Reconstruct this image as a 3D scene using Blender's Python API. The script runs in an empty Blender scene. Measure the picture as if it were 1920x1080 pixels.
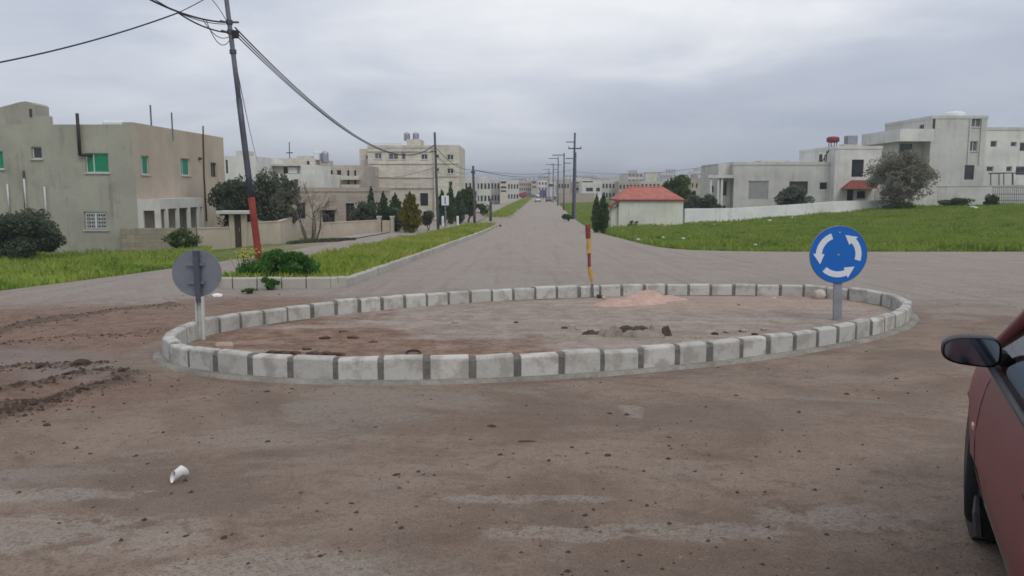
import bpy, math, random
import numpy as np
random.seed(7); RNG = np.random.default_rng(11)
sc = bpy.context.scene
COL = sc.collection
R = math.radians
PI = math.pi

# ------------------------------------------------------------------ camera model (used to lay the place out)
TH = math.atan(190 / 1500); CT, ST = math.cos(TH), math.sin(TH)
EYE = 1.6

def smooth(a, b, t):
    t = np.clip((np.asarray(t, float) - a) / (b - a), 0, 1)
    return t * t * (3 - 2 * t)

_tab = RNG.random((256, 256))
def vnoise(x, y, s=1.0):
    x = np.asarray(x, float) * s + 101.3; y = np.asarray(y, float) * s + 57.7
    xi = np.floor(x).astype(int); yi = np.floor(y).astype(int)
    fx = x - xi; fy = y - yi
    fx = fx * fx * (3 - 2 * fx); fy = fy * fy * (3 - 2 * fy)
    a = _tab[xi % 256, yi % 256]; b = _tab[(xi + 1) % 256, yi % 256]
    c = _tab[xi % 256, (yi + 1) % 256]; d = _tab[(xi + 1) % 256, (yi + 1) % 256]
    return (a * (1 - fx) + b * fx) * (1 - fy) + (c * (1 - fx) + d * fx) * fy
def fbm(x, y, s=1.0, o=4):
    v = 0; a = .5
    for i in range(o):
        v = v + a * (vnoise(x + 17 * i, y - 9 * i, s) - .5); s *= 2.03; a *= .5
    return v

_PY = [-60, 0, 30, 57, 80, 120, 207, 350, 450, 700, 1100, 1700, 2600, 6000]
_PZ = [1.8, 0, -.9, -1.68, -2.1, -2.42, -2.62, -3.1, -3.5, -4.2, -3, -3, -3, -3]
_fy = np.concatenate([np.arange(-60, 500, 1.0), np.arange(500, 6000, 20.0)])
_fz = np.interp(_fy, _PY, _PZ)
_k = np.ones(13) / 13
_fz[12:540] = np.convolve(_fz, _k, 'same')[12:540]
def g(x, y):
    x = np.asarray(x, float); y = np.asarray(y, float)
    z = np.interp(y, _fy, _fz)
    z = z - .75 * smooth(8.2, 21, -x) * smooth(12, 28, y) * (1 - smooth(90, 200, y))
    z = z + (1.66 * smooth(31, 80, y) * smooth(8, 44, x)) * (1 - .6 * smooth(120, 320, y))
    z = z + 17 * smooth(500, 1000, y) * smooth(-250, 350, x) + 5 * smooth(500, 1300, y)
    fld = smooth(31.6, 36, y) * smooth(7.5, 11, x - .0385 * np.maximum(y - 60, 0)) * (1 - smooth(120, 160, y))
    z = z + fld * (.36 * fbm(x, y, .12, 3) + .04)
    vg = smooth(10.8, 13, -x) * smooth(10, 15, y) * (1 - smooth(60, 90, y))
    z = z + vg * (.3 * fbm(x, y, .3, 3))
    return z
def gz(x, y): return float(g(x, y))
def W(px, py, d):
    """world point seen at (px,py) when it stands d metres ahead"""
    u = (px - 960) / 1500; v = (540 - py) / 1500
    t = d / (CT + v * ST)
    return (u * t, d, EYE + t * (-ST + v * CT))
def XX(px, py, d): return W(px, py, d)[0]
def ZZ(px, py, d): return W(px, py, d)[2]
def GP(px, py):
    lo, hi = 1.0, 400.0
    for _ in range(60):
        m = .5 * (lo + hi); p = W(px, py, m)
        if p[2] > gz(p[0], p[1]): lo = m
        else: hi = m
    p = W(px, py, lo); return (p[0], p[1], gz(p[0], p[1]))

# ------------------------------------------------------------------ objects
def tag(o, label=None, cat=None, group=None, kind=None):
    if label: o['label'] = label
    if cat: o['category'] = cat
    if group: o['group'] = group
    if kind: o['kind'] = kind
    return o
def thing(name, label, cat, loc=(0, 0, 0), rot=(0, 0, 0), group=None):
    o = bpy.data.objects.new(name, None); COL.objects.link(o)
    o.location = loc; o.rotation_euler = rot; o.empty_display_size = .2
    return tag(o, label, cat, group)
def dup(root, loc=None, rot=None, label=None, group=None, scale=None):
    def cp(o, parent):
        c = o.copy(); COL.objects.link(c)
        if parent is not None: c.parent = parent
        for ch in list(kids.get(o.name, ())): cp(ch, c)
        return c
    kids = {}
    for o in list(root.children_recursive): kids.setdefault(o.parent.name, []).append(o)
    r = cp(root, None)
    if loc is not None: r.location = loc
    if rot is not None: r.rotation_euler = rot
    if scale is not None: r.scale = scale
    if label: r['label'] = label
    if group: r['group'] = group
    return r

class MB:
    def __init__(s): s.v = []; s.f = []; s.m = []; s.cur = 0
    def add(s, vs, fs):
        b = len(s.v); s.v += [tuple(map(float, p)) for p in vs]
        s.f += [tuple(i + b for i in f) for f in fs]; s.m += [s.cur] * len(fs)
    def box(s, x0, x1, y0, y1, z0, z1, rz=0, c=None, ch=0):
        if ch:
            pts = []
            for z, q in ((z0, ch), (z0 + ch, 0), (z1 - ch, 0), (z1, ch)):
                k = ch
                X0, X1, Y0, Y1 = x0 + q, x1 - q, y0 + q, y1 - q
                pts += [(X0 + (k if not q else 0), Y0, z), (X1 - (k if not q else 0), Y0, z), (X1, Y0 + (k if not q else 0), z), (X1, Y1 - (k if not q else 0), z),
                        (X1 - (k if not q else 0), Y1, z), (X0 + (k if not q else 0), Y1, z), (X0, Y1 - (k if not q else 0), z), (X0, Y0 + (k if not q else 0), z)]
            fs = [tuple(range(7, -1, -1)), tuple(range(24, 32))]
            for l in range(3):
                for i in range(8):
                    j = (i + 1) % 8; fs.append((l * 8 + i, l * 8 + j, l * 8 + 8 + j, l * 8 + 8 + i))
        else:
            pts = [(x0, y0, z0), (x1, y0, z0), (x1, y1, z0), (x0, y1, z0), (x0, y0, z1), (x1, y0, z1), (x1, y1, z1), (x0, y1, z1)]
            fs = [(3, 2, 1, 0), (4, 5, 6, 7), (0, 1, 5, 4), (1, 2, 6, 5), (2, 3, 7, 6), (3, 0, 4, 7)]
        if rz:
            cx, cy = c if c else ((x0 + x1) / 2, (y0 + y1) / 2); a, b = math.cos(rz), math.sin(rz)
            pts = [(cx + (x - cx) * a - (y - cy) * b, cy + (x - cx) * b + (y - cy) * a, z) for x, y, z in pts]
        s.add(pts, fs)
    def hexa(s, p): s.add(p, [(3, 2, 1, 0), (4, 5, 6, 7), (0, 1, 5, 4), (1, 2, 6, 5), (2, 3, 7, 6), (3, 0, 4, 7)])
    def tube(s, pts, rad, n=8, cap=True):
        pts = [np.array(p, float) for p in pts]; N = len(pts)
        if not hasattr(rad, '__len__'): rad = [rad] * N
        vs = []; up = None
        for i in range(N):
            t = pts[min(i + 1, N - 1)] - pts[max(i - 1, 0)]; t = t / (np.linalg.norm(t) + 1e-9)
            if up is None: up = np.array([0, 0, 1.]) if abs(t[2]) < .9 else np.array([1., 0, 0])
            a = np.cross(up, t); a /= np.linalg.norm(a) + 1e-9; b = np.cross(t, a); up = b
            for k in range(n):
                q = 2 * PI * k / n; vs.append(pts[i] + rad[i] * (math.cos(q) * a + math.sin(q) * b))
        fs = [(i * n + k, i * n + (k + 1) % n, (i + 1) * n + (k + 1) % n, (i + 1) * n + k) for i in range(N - 1) for k in range(n)]
        if cap: fs += [tuple(range(n - 1, -1, -1)), tuple((N - 1) * n + k for k in range(n))]
        s.add(vs, fs)
    def lathe(s, prof, n=24, axis='z', c=(0, 0, 0), cap=True):
        vs = []
        for r, h in prof:
            for k in range(n):
                a, b = r * math.cos(2 * PI * k / n), r * math.sin(2 * PI * k / n)
                p = (a, b, h) if axis == 'z' else ((a, h, b) if axis == 'y' else (h, a, b))
                vs.append((p[0] + c[0], p[1] + c[1], p[2] + c[2]))
        N = len(prof)
        fs = [(i * n + k, i * n + (k + 1) % n, (i + 1) * n + (k + 1) % n, (i + 1) * n + k) for i in range(N - 1) for k in range(n)]
        if cap: fs += [tuple(range(n - 1, -1, -1)), tuple((N - 1) * n + k for k in range(n))]
        s.add(vs, fs)
    def prism(s, poly, f0, f1):
        """poly: 2-D points, f0/f1 map (u,v)->3-D for the two ends"""
        n = len(poly); vs = [f0(*p) for p in poly] + [f1(*p) for p in poly]
        fs = [tuple(range(n - 1, -1, -1)), tuple(range(n, 2 * n))] + [(i, (i + 1) % n, n + (i + 1) % n, n + i) for i in range(n)]
        s.add(vs, fs)
    def build(s, name, mats, parent=None, smooth_=False, fixn=False):
        return mesh(name, np.array(s.v), s.f, mats, parent, smooth_, s.m, fixn)

def mesh(name, v, f, mats, parent=None, smooth_=False, midx=None, fixn=False):
    me = bpy.data.meshes.new(name)
    f_arr = f
    if isinstance(f, np.ndarray):
        k = f.shape[1]; me.vertices.add(len(v)); me.vertices.foreach_set('co', np.asarray(v, np.float32).ravel())
        me.loops.add(f.size); me.loops.foreach_set('vertex_index', f.astype(np.int32).ravel())
        me.polygons.add(len(f)); me.polygons.foreach_set('loop_start', np.arange(0, f.size, k, dtype=np.int32))
        me.update(calc_edges=True)
    else:
        me.from_pydata([tuple(p) for p in v], [], f); me.update()
    if not isinstance(mats, (list, tuple)): mats = [mats]
    for m in mats: me.materials.append(m)
    if midx is not None and any(midx): me.polygons.foreach_set('material_index', midx)
    if smooth_: me.polygons.foreach_set('use_smooth', [True] * len(me.polygons))
    if fixn:
        import bmesh
        bm = bmesh.new(); bm.from_mesh(me); bmesh.ops.remove_doubles(bm, verts=bm.verts, dist=1e-5); bmesh.ops.recalc_face_normals(bm, faces=bm.faces); bm.to_mesh(me); bm.free()
    o = bpy.data.objects.new(name, me); COL.objects.link(o)
    if parent is not None: o.parent = parent
    return o

# ------------------------------------------------------------------ materials
class NT:
    def __init__(s, name):
        s.mat = bpy.data.materials.new(name); s.mat.use_nodes = True; s.t = s.mat.node_tree; s.t.nodes.clear()
        s.out = s.n('ShaderNodeOutputMaterial'); s.tc = s.n('ShaderNodeTexCoord')
    def n(s, typ, **kw):
        x = s.t.nodes.new(typ)
        for k, v in kw.items(): setattr(x, k, v)
        return x
    def set(s, sock, v):
        if hasattr(v, 'is_output') or isinstance(v, bpy.types.NodeSocket): s.t.links.new(v, sock)
        else:
            if isinstance(v, (tuple, list)) and len(v) == 3 and sock.type == 'RGBA': v = (*v, 1)
            sock.default_value = v
    def pos(s, world=False):
        if world: return s.n('ShaderNodeNewGeometry').outputs['Position']
        return s.tc.outputs['Object']
    def noise(s, vec, scale, detail=4, rough=.55, dist=0):
        x = s.n('ShaderNodeTexNoise'); s.set(x.inputs['Vector'], vec); x.inputs['Scale'].default_value = scale
        x.inputs['Detail'].default_value = detail; x.inputs['Roughness'].default_value = rough; x.inputs['Distortion'].default_value = dist
        return x.outputs['Fac']
    def map(s, vec, scale=(1, 1, 1), loc=(0, 0, 0), rot=(0, 0, 0)):
        x = s.n('ShaderNodeMapping'); s.set(x.inputs['Vector'], vec); x.inputs['Scale'].default_value = scale; x.inputs['Location'].default_value = loc; x.inputs['Rotation'].default_value = rot
        return x.outputs[0]
    def math(s, op, a, b=0.0, c=None, clamp=False):
        x = s.n('ShaderNodeMath', operation=op, use_clamp=clamp); s.set(x.inputs[0], a); s.set(x.inputs[1], b)
        if c is not None: s.set(x.inputs[2], c)
        return x.outputs[0]
    def ss(s, v, a, b):
        x = s.n('ShaderNodeMapRange', interpolation_type='SMOOTHSTEP'); s.set(x.inputs[0], v)
        x.inputs[1].default_value = a; x.inputs[2].default_value = b; return x.outputs[0]
    def mix(s, f, a, b, mode='MIX'):
        x = s.n('ShaderNodeMix', data_type='RGBA', blend_type=mode); s.set(x.inputs[0], f); s.set(x.inputs[6], a); s.set(x.inputs[7], b); return x.outputs[2]
    def xyz(s, v):
        x = s.n('ShaderNodeSeparateXYZ'); s.set(x.inputs[0], v); return x.outputs
    def bump(s, h, strength=.4, dist=.02):
        x = s.n('ShaderNodeBump'); s.set(x.inputs['Height'], h); x.inputs['Strength'].default_value = strength; x.inputs['Distance'].default_value = dist; return x.outputs[0]
    def bsdf(s, col, rough=.85, spec=.3, metal=0, normal=None, **kw):
        x = s.n('ShaderNodeBsdfPrincipled'); s.set(x.inputs['Base Color'], col); s.set(x.inputs['Roughness'], rough)
        x.inputs['Specular IOR Level'].default_value = spec; s.set(x.inputs['Metallic'], metal)
        if normal is not None: s.set(x.inputs['Normal'], normal)
        for k, v in kw.items(): s.set(x.inputs[k.replace('_', ' ')], v)
        s.t.links.new(x.outputs[0], s.out.inputs[0]); return x

def sc3(c, k): return tuple(min(1, a * k) for a in c)
def simple(name, col, rough=.7, spec=.3, metal=0, var=.18, scale=6, bump=.15, coat=0):
    t = NT(name); p = t.pos(); a = t.noise(p, scale, 5); b = t.noise(p, scale * 7, 3)
    f = t.math('MULTIPLY_ADD', b, .35, t.math('MULTIPLY', a, .65))
    c = t.mix(t.ss(f, .3, .7), sc3(col, 1 - var), sc3(col, 1 + var))
    nm = t.bump(b, bump, .01) if bump else None
    kw = {'Coat_Weight': coat} if coat else {}
    t.bsdf(c, rough, spec, metal, nm, **kw); return t.mat
def wallmat(name, col, stain=(.16, .145, .12), amt=.5, block=None, streak=1.0):
    """render or stone wall: blotches, rain streaks running down, optional courses of block"""
    t = NT(name); p = t.pos(); big = t.noise(p, .35, 5, .6); mid = t.noise(p, 2.2, 5, .6); fine = t.noise(p, 22, 3)
    st = t.math('MULTIPLY_ADD', t.noise(t.map(p, (1.3, 1.3, .12)), 1.5 * streak, 6, .7), .6, t.math('MULTIPLY', t.noise(p, .6, 6, .7, .5), .4))
    c = t.mix(t.ss(big, .32, .68), sc3(col, .88), sc3(col, 1.1))
    c = t.mix(t.math('MULTIPLY', t.ss(st, .5, .66), amt), c, stain)
    c = t.mix(t.math('MULTIPLY', t.ss(mid, .45, .75), amt * .5), c, sc3(col, .72))
    h = fine
    if block:
        x = t.n('ShaderNodeTexBrick'); s3 = t.xyz(p); cb = t.n('ShaderNodeCombineXYZ')
        t.set(cb.inputs[0], t.math('ADD', s3[0], s3[1])); t.set(cb.inputs[1], s3[2]); t.set(x.inputs['Vector'], cb.outputs[0])
        x.inputs['Scale'].default_value = 1; x.inputs['Brick Width'].default_value = block[0]; x.inputs['Row Height'].default_value = block[1]; x.inputs['Mortar Size'].default_value = .012
        x.inputs['Color1'].default_value = (1, 1, 1, 1); x.inputs['Color2'].default_value = (.78, .77, .74, 1); x.inputs['Mortar'].default_value = (.6, .58, .55, 1)
        c = t.mix(.75, c, x.outputs[0], 'MULTIPLY')
    t.bsdf(c, .9, .2, 0, t.bump(h, .25, .02)); return t.mat
def leafmat(name, a, b, c=None, tr=.25, patch=None):
    t = NT(name); p = t.pos(True); n = t.noise(p, 1.3, 3); m = t.noise(p, 9, 3)
    f = t.math('MULTIPLY_ADD', m, .5, t.math('MULTIPLY', n, .5))
    col = t.mix(t.ss(f, .36, .64), a, b)
    if c: col = t.mix(t.ss(t.noise(p, 4.1, 2), .55, .72), col, c)
    if patch: col = t.mix(t.math('MULTIPLY', t.ss(t.noise(t.map(p, (1, 1.7, 1)), .22, 5, .65, .6), .46, .64), .75), col, patch[0]); col = t.mix(t.math('MULTIPLY', t.ss(t.noise(t.map(p, (1, 1, 1), (31, 5, 2)), .5, 5, .65), .56, .68), .8), col, patch[1])
    d = t.n('ShaderNodeBsdfDiffuse'); t.set(d.inputs[0], col); r = t.n('ShaderNodeBsdfTranslucent'); t.set(r.inputs[0], col)
    mx = t.n('ShaderNodeMixShader'); mx.inputs[0].default_value = tr; t.t.links.new(d.outputs[0], mx.inputs[1]); t.t.links.new(r.outputs[0], mx.inputs[2]); t.t.links.new(mx.outputs[0], t.out.inputs[0])
    return t.mat
def glassmat(name, tint=(.25, .3, .3), refl=.12):
    t = NT(name); tr = t.n('ShaderNodeBsdfTransparent'); t.set(tr.inputs[0], tint); gl = t.n('ShaderNodeBsdfGlossy'); gl.inputs['Roughness'].default_value = .03
    fr = t.n('ShaderNodeFresnel'); fr.inputs[0].default_value = 1.5
    mx = t.n('ShaderNodeMixShader'); t.set(mx.inputs[0], t.math('ADD', fr.outputs[0], refl - .04, clamp=True)); t.t.links.new(tr.outputs[0], mx.inputs[1]); t.t.links.new(gl.outputs[0], mx.inputs[2]); t.t.links.new(mx.outputs[0], t.out.inputs[0]); return t.mat

M = {}
_t = NT('kerb_concrete'); _p = _t.pos(); _w = _t.pos(True); _oi = _t.n('ShaderNodeObjectInfo'); _a = _t.noise(_w, 4.5, 6, .65); _b = _t.noise(_w, 38, 4, .6)
_c = _t.mix(_oi.outputs['Random'], (.46, .45, .415), (.585, .57, .53)); _c = _t.mix(_t.math('MULTIPLY', _t.ss(_a, .45, .62), .7), _c, (.31, .285, .25)); _c = _t.mix(_t.math('MULTIPLY', _t.ss(_b, .55, .7), .35), _c, (.28, .265, .24))
_t.bsdf(_c, .88, .2, 0, _t.bump(_t.math('ADD', _b, _t.math('MULTIPLY', _a, .6)), .45, .012)); M['conc'] = _t.mat
M['mortar'] = simple('mortar', (.17, .165, .15), .95, .1, 0, .25, 14, .6)
M['footing'] = simple('footing_concrete', (.255, .238, .208), .9, .2, 0, .3, 3, .4)
M['oldkerb'] = wallmat('old_kerb', (.46, .44, .39), (.2, .18, .15), .7)
M['galv'] = simple('galvanised', (.42, .43, .44), .5, .4, .55, .15, 7, .05)
M['darkpost'] = simple('dark_steel', (.095, .10, .13), .5, .4, .3, .2, 6, .05)
M['signback'] = simple('sign_back', (.23, .25, .29), .45, .4, .45, .10, 4, .03)
M['signblue'] = simple('sign_blue', (.006, .135, .52), .4, .4, 0, .05, 3, 0)
M['signwhite'] = simple('sign_white', (.72, .75, .80), .45, .4, 0, .04, 4, 0)
M['signpost'] = simple('sign_post', (.27, .28, .30), .6, .3, .1, .2, 5, .1)
M['rubble'] = simple('rubble', (.33, .285, .24), .95, .1, 0, .25, 12, .5)
M['palepost'] = simple('pale_post', (.55, .55, .52), .7, .3, 0, .2, 7, .1)
M['pole'] = simple('pole_steel', (.10, .105, .13), .55, .4, .5, .2, 5, .1)
M['polegrey'] = simple('pole_grey', (.17, .18, .21), .6, .3, .2, .2, 5, .1)
M['redpaint'] = simple('red_paint', (.26, .042, .032), .6, .3, 0, .25, 8, .1)
M['postred'] = simple('post_red', (.23, .055, .042), .7, .3, 0, .3, 9, .1)
M['postyel'] = simple('post_yellow', (.50, .33, .085), .7, .3, 0, .25, 9, .1)
M['cable'] = simple('cable_rubber', (.025, .027, .035), .6, .3, 0, .1, 8, 0)
_t = NT('car_red'); _p = _t.pos(); _z = _t.xyz(_p)[2]; _n = _t.noise(_p, 3.5, 6, .65); _f = _t.noise(_p, 40, 3)
_d = _t.math('ADD', _t.math('MULTIPLY', _t.math('SUBTRACT', .62, _z), 1.5), _t.math('MULTIPLY', _t.math('SUBTRACT', _n, .5), 1.1)); _d = _t.math('MULTIPLY', _t.ss(_d, .05, .8), .55); _d = _t.math('ADD', _d, .19)
_c = _t.mix(_d, (.175, .016, .032), (.24, .185, .15))
_t.bsdf(_c, _t.math('MULTIPLY_ADD', _d, .45, .30), .28, 0, None); M['carred'] = _t.mat
M['blackpl'] = simple('black_plastic', (.02, .02, .024), .5, .4, 0, .2, 10, .05)
M['rubber'] = simple('tyre_rubber', (.022, .022, .022), .85, .2, 0, .3, 14, .3)
M['alloy'] = simple('wheel_steel', (.03, .028, .026), .7, .3, .2, .1, 6, 0)
M['chrome'] = simple('mirror_glass', (.30, .37, .47), .06, .5, 1, .01, 2, 0)
M['carglass'] = glassmat('car_glass', (.35, .42, .42), .12)
M['seat'] = simple('car_cloth', (.05, .05, .055), .9, .1, 0, .2, 9, .2)
M['amber'] = simple('lamp_amber', (.6, .35, .3), .2, .5, 0, .05, 5, 0)
M['lampclear'] = simple('lamp_clear', (.6, .6, .6), .1, .5, .2, .05, 5, 0)
M['win'] = simple('window_glass', (.035, .04, .045), .12, .5, 0, .3, .8, 0)
M['winmid'] = simple('window_glass_grey', (.11, .115, .12), .2, .5, 0, .3, .8, 0)
M['frame'] = simple('window_frame_white', (.60, .61, .60), .5, .4, 0, .08, 6, 0)
M['framedk'] = simple('window_frame_brown', (.10, .085, .07), .5, .4, 0, .1, 6, 0)
M['green'] = simple('shutter_green', (.012, .24, .13), .5, .4, 0, .12, 4, .05)
M['sill'] = simple('sill_stone', (.52, .50, .46), .8, .3, 0, .12, 4, .1)
M['shut'] = simple('roller_shutter', (.34, .33, .32), .6, .3, 0, .1, 4, .1)
M['house1'] = wallmat('grey_render', (.40, .385, .325), (.19, .18, .15), .6)
M['house1s'] = wallmat('beige_render', (.52, .44, .35), (.33, .275, .215), .35)
M['house2'] = wallmat('pink_stone', (.53, .465, .405), (.27, .23, .2), .45, (.7, .28))
M['cream'] = wallmat('cream_stone', (.70, .655, .58), (.3, .26, .22), .4, (.8, .3))
M['creamy'] = wallmat('yellow_stone', (.67, .64, .54), (.32, .28, .22), .35, (.8, .3))
M['white'] = wallmat('white_render', (.71, .695, .655), (.35, .33, .3), .4)
M['pale'] = wallmat('pale_render', (.60, .59, .545), (.3, .285, .25), .45)
M['grw'] = wallmat('greywhite_render', (.59, .58, .545), (.3, .29, .26), .45)
M['kiosk'] = wallmat('kiosk_wall', (.66, .67, .58), (.3, .33, .22), .4)
M['whitewall'] = wallmat('white_wall_paint', (.80, .81, .79), (.36, .37, .34), .45)
M['fence'] = wallmat('fence_render', (.50, .43, .345), (.25, .20, .16), .45)
M['stonefence'] = wallmat('stone_fence', (.37, .33, .26), (.17, .15, .11), .7, (.5, .22))
M['roofred'] = NT('red_tiles')
_t = M['roofred']; _p = _t.pos(); _w = _t.n('ShaderNodeTexWave'); _w.bands_direction = 'Z'; _t.set(_w.inputs[0], _p); _w.inputs['Scale'].default_value = 2.2; _w.inputs['Distortion'].default_value = .6
_c = _t.mix(_t.ss(_t.noise(_p, 1.6, 5), .3, .7), (.40, .125, .095), (.49, .19, .15)); _c = _t.mix(_t.math('MULTIPLY', _w.outputs['Fac'], .25), _c, (.33, .085, .06))
_t.bsdf(_c, .75, .3, 0, _t.bump(_w.outputs['Fac'], .3, .04)); M['roofred'] = _t.mat
M['maroon'] = simple('maroon_tiles', (.24, .075, .055), .8, .2, 0, .2, 3, .2)
M['tank'] = simple('tank_white', (.72, .74, .75), .5, .3, 0, .08, 3, 0)
M['tankmetal'] = simple('tank_metal', (.35, .36, .42), .4, .5, .5, .15, 3, 0)
M['tankred'] = simple('tank_red', (.22, .05, .055), .6, .3, 0, .2, 4, 0)
M['stovepipe'] = simple('stove_pipe', (.055, .052, .05), .7, .3, .3, .2, 6, .1)
M['rust'] = simple('rusty_iron', (.10, .065, .045), .8, .2, .2, .3, 6, .2)
M['door'] = simple('brown_door', (.07, .05, .038), .7, .3, 0, .2, 6, .1)
M['bark'] = simple('bark', (.085, .066, .052), .95, .1, 0, .35, 9, .8)
M['barkgrey'] = simple('bark_grey', (.15, .125, .11), .95, .1, 0, .3, 9, .8)
M['olive'] = leafmat('leaf_olive', (.09, .112, .075), (.19, .215, .155), (.23, .24, .185), .4)
M['dusty'] = leafmat('leaf_dusty', (.17, .16, .125), (.32, .305, .24), (.25, .25, .17))
M['dark'] = leafmat('leaf_dark', (.065, .09, .055), (.155, .185, .13), (.105, .135, .085), .4)
M['cyp'] = leafmat('leaf_cypress', (.05, .09, .038), (.13, .18, .075), (.16, .19, .08), .4)
M['green2'] = leafmat('leaf_green', (.055, .095, .035), (.13, .18, .065), (.16, .20, .065), .4)
M['gold'] = leafmat('leaf_gold', (.10, .105, .02), (.20, .185, .03), (.24, .15, .04))
M['bushg'] = leafmat('leaf_bush', (.045, .125, .03), (.10, .22, .055), (.15, .26, .06), .35)
M['lime'] = leafmat('grass_lime', (.23, .33, .065), (.40, .47, .115), (.13, .26, .04), .45, ((.42, .50, .11), (.12, .25, .045)))
M['meadow'] = leafmat('grass_meadow', (.19, .285, .055), (.31, .405, .085), (.37, .41, .12), .45, ((.36, .40, .11), (.11, .20, .04)))
M['yelgrass'] = leafmat('grass_yellow', (.24, .34, .055), (.40, .46, .10), (.18, .31, .05), .45, ((.50, .48, .15), (.17, .31, .055)))
M['flower'] = simple('yellow_flower', (.75, .55, .05), .8, .1, 0, .1, 20, 0)
M['sand'] = simple('pink_sand', (.50, .345, .28), .95, .1, 0, .16, 7, .6)
M['clod'] = simple('clod_earth', (.095, .065, .05), .95, .1, 0, .35, 20, .6)
M['stone'] = simple('pale_stone', (.50, .45, .38), .9, .2, 0, .2, 12, .4)
M['brickp'] = simple('pink_brick', (.42, .30, .245), .9, .2, 0, .15, 12, .4)
M['plastic'] = simple('white_plastic', (.80, .80, .80), .45, .4, 0, .05, 8, .05)
M['rag'] = simple('grey_cloth', (.25, .21, .18), .95, .1, 0, .35, 7, .5)
M['ragdk'] = simple('charred_cloth', (.085, .068, .058), .95, .1, 0, .4, 7, .5)
M['litter'] = simple('pale_litter', (.66, .68, .60), .7, .2, 0, .1, 8, 0)
M['carwhite'] = simple('car_white', (.6, .6, .6), .35, .5, 0, .03, 3, 0, .4)
M['cargrey'] = simple('car_darkgrey', (.06, .065, .07), .35, .5, 0, .03, 3, 0, .4)
M['truckred'] = simple('truck_red', (.30, .03, .03), .45, .4, 0, .1, 3, 0)
M['truckblue'] = simple('truck_blue', (.05, .07, .20), .45, .4, 0, .1, 3, 0)

def ground_material():
    t = NT('earth'); p = t.pos(True); s3 = t.xyz(p)
    a = t.noise(p, .25, 6, .6); b = t.noise(p, 2.3, 5, .6); c_ = t.noise(p, 19, 3)
    gr = t.mix(t.ss(b, .35, .65), (.085, .125, .028), (.15, .19, .045))
    so = t.mix(t.ss(b, .3, .7), (.24, .195, .15), (.36, .30, .235))
    # bare earth close to the houses and far away, green between
    far = t.ss(s3[1], 120, 260)
    m = t.ss(t.math('ADD', a, t.math('MULTIPLY', t.ss(s3[1], 200, 420), .35)), .62, .72)
    lf = t.math('MULTIPLY', t.ss(s3[0], -15, -8.5), t.math('LESS_THAN', s3[0], 0))
    lf = t.math('MULTIPLY', t.math('MULTIPLY', lf, t.ss(s3[1], 30, 40)), t.math('SUBTRACT', 1, t.ss(s3[1], 80, 110)))
    m = t.math('MAXIMUM', m, lf)
    col = t.mix(m, gr, so)
    t.bsdf(col, .95, .1, 0, t.bump(t.math('ADD', b, t.math('MULTIPLY', c_, .4)), .6, .06)); return t.mat
M['ground'] = ground_material()

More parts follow.
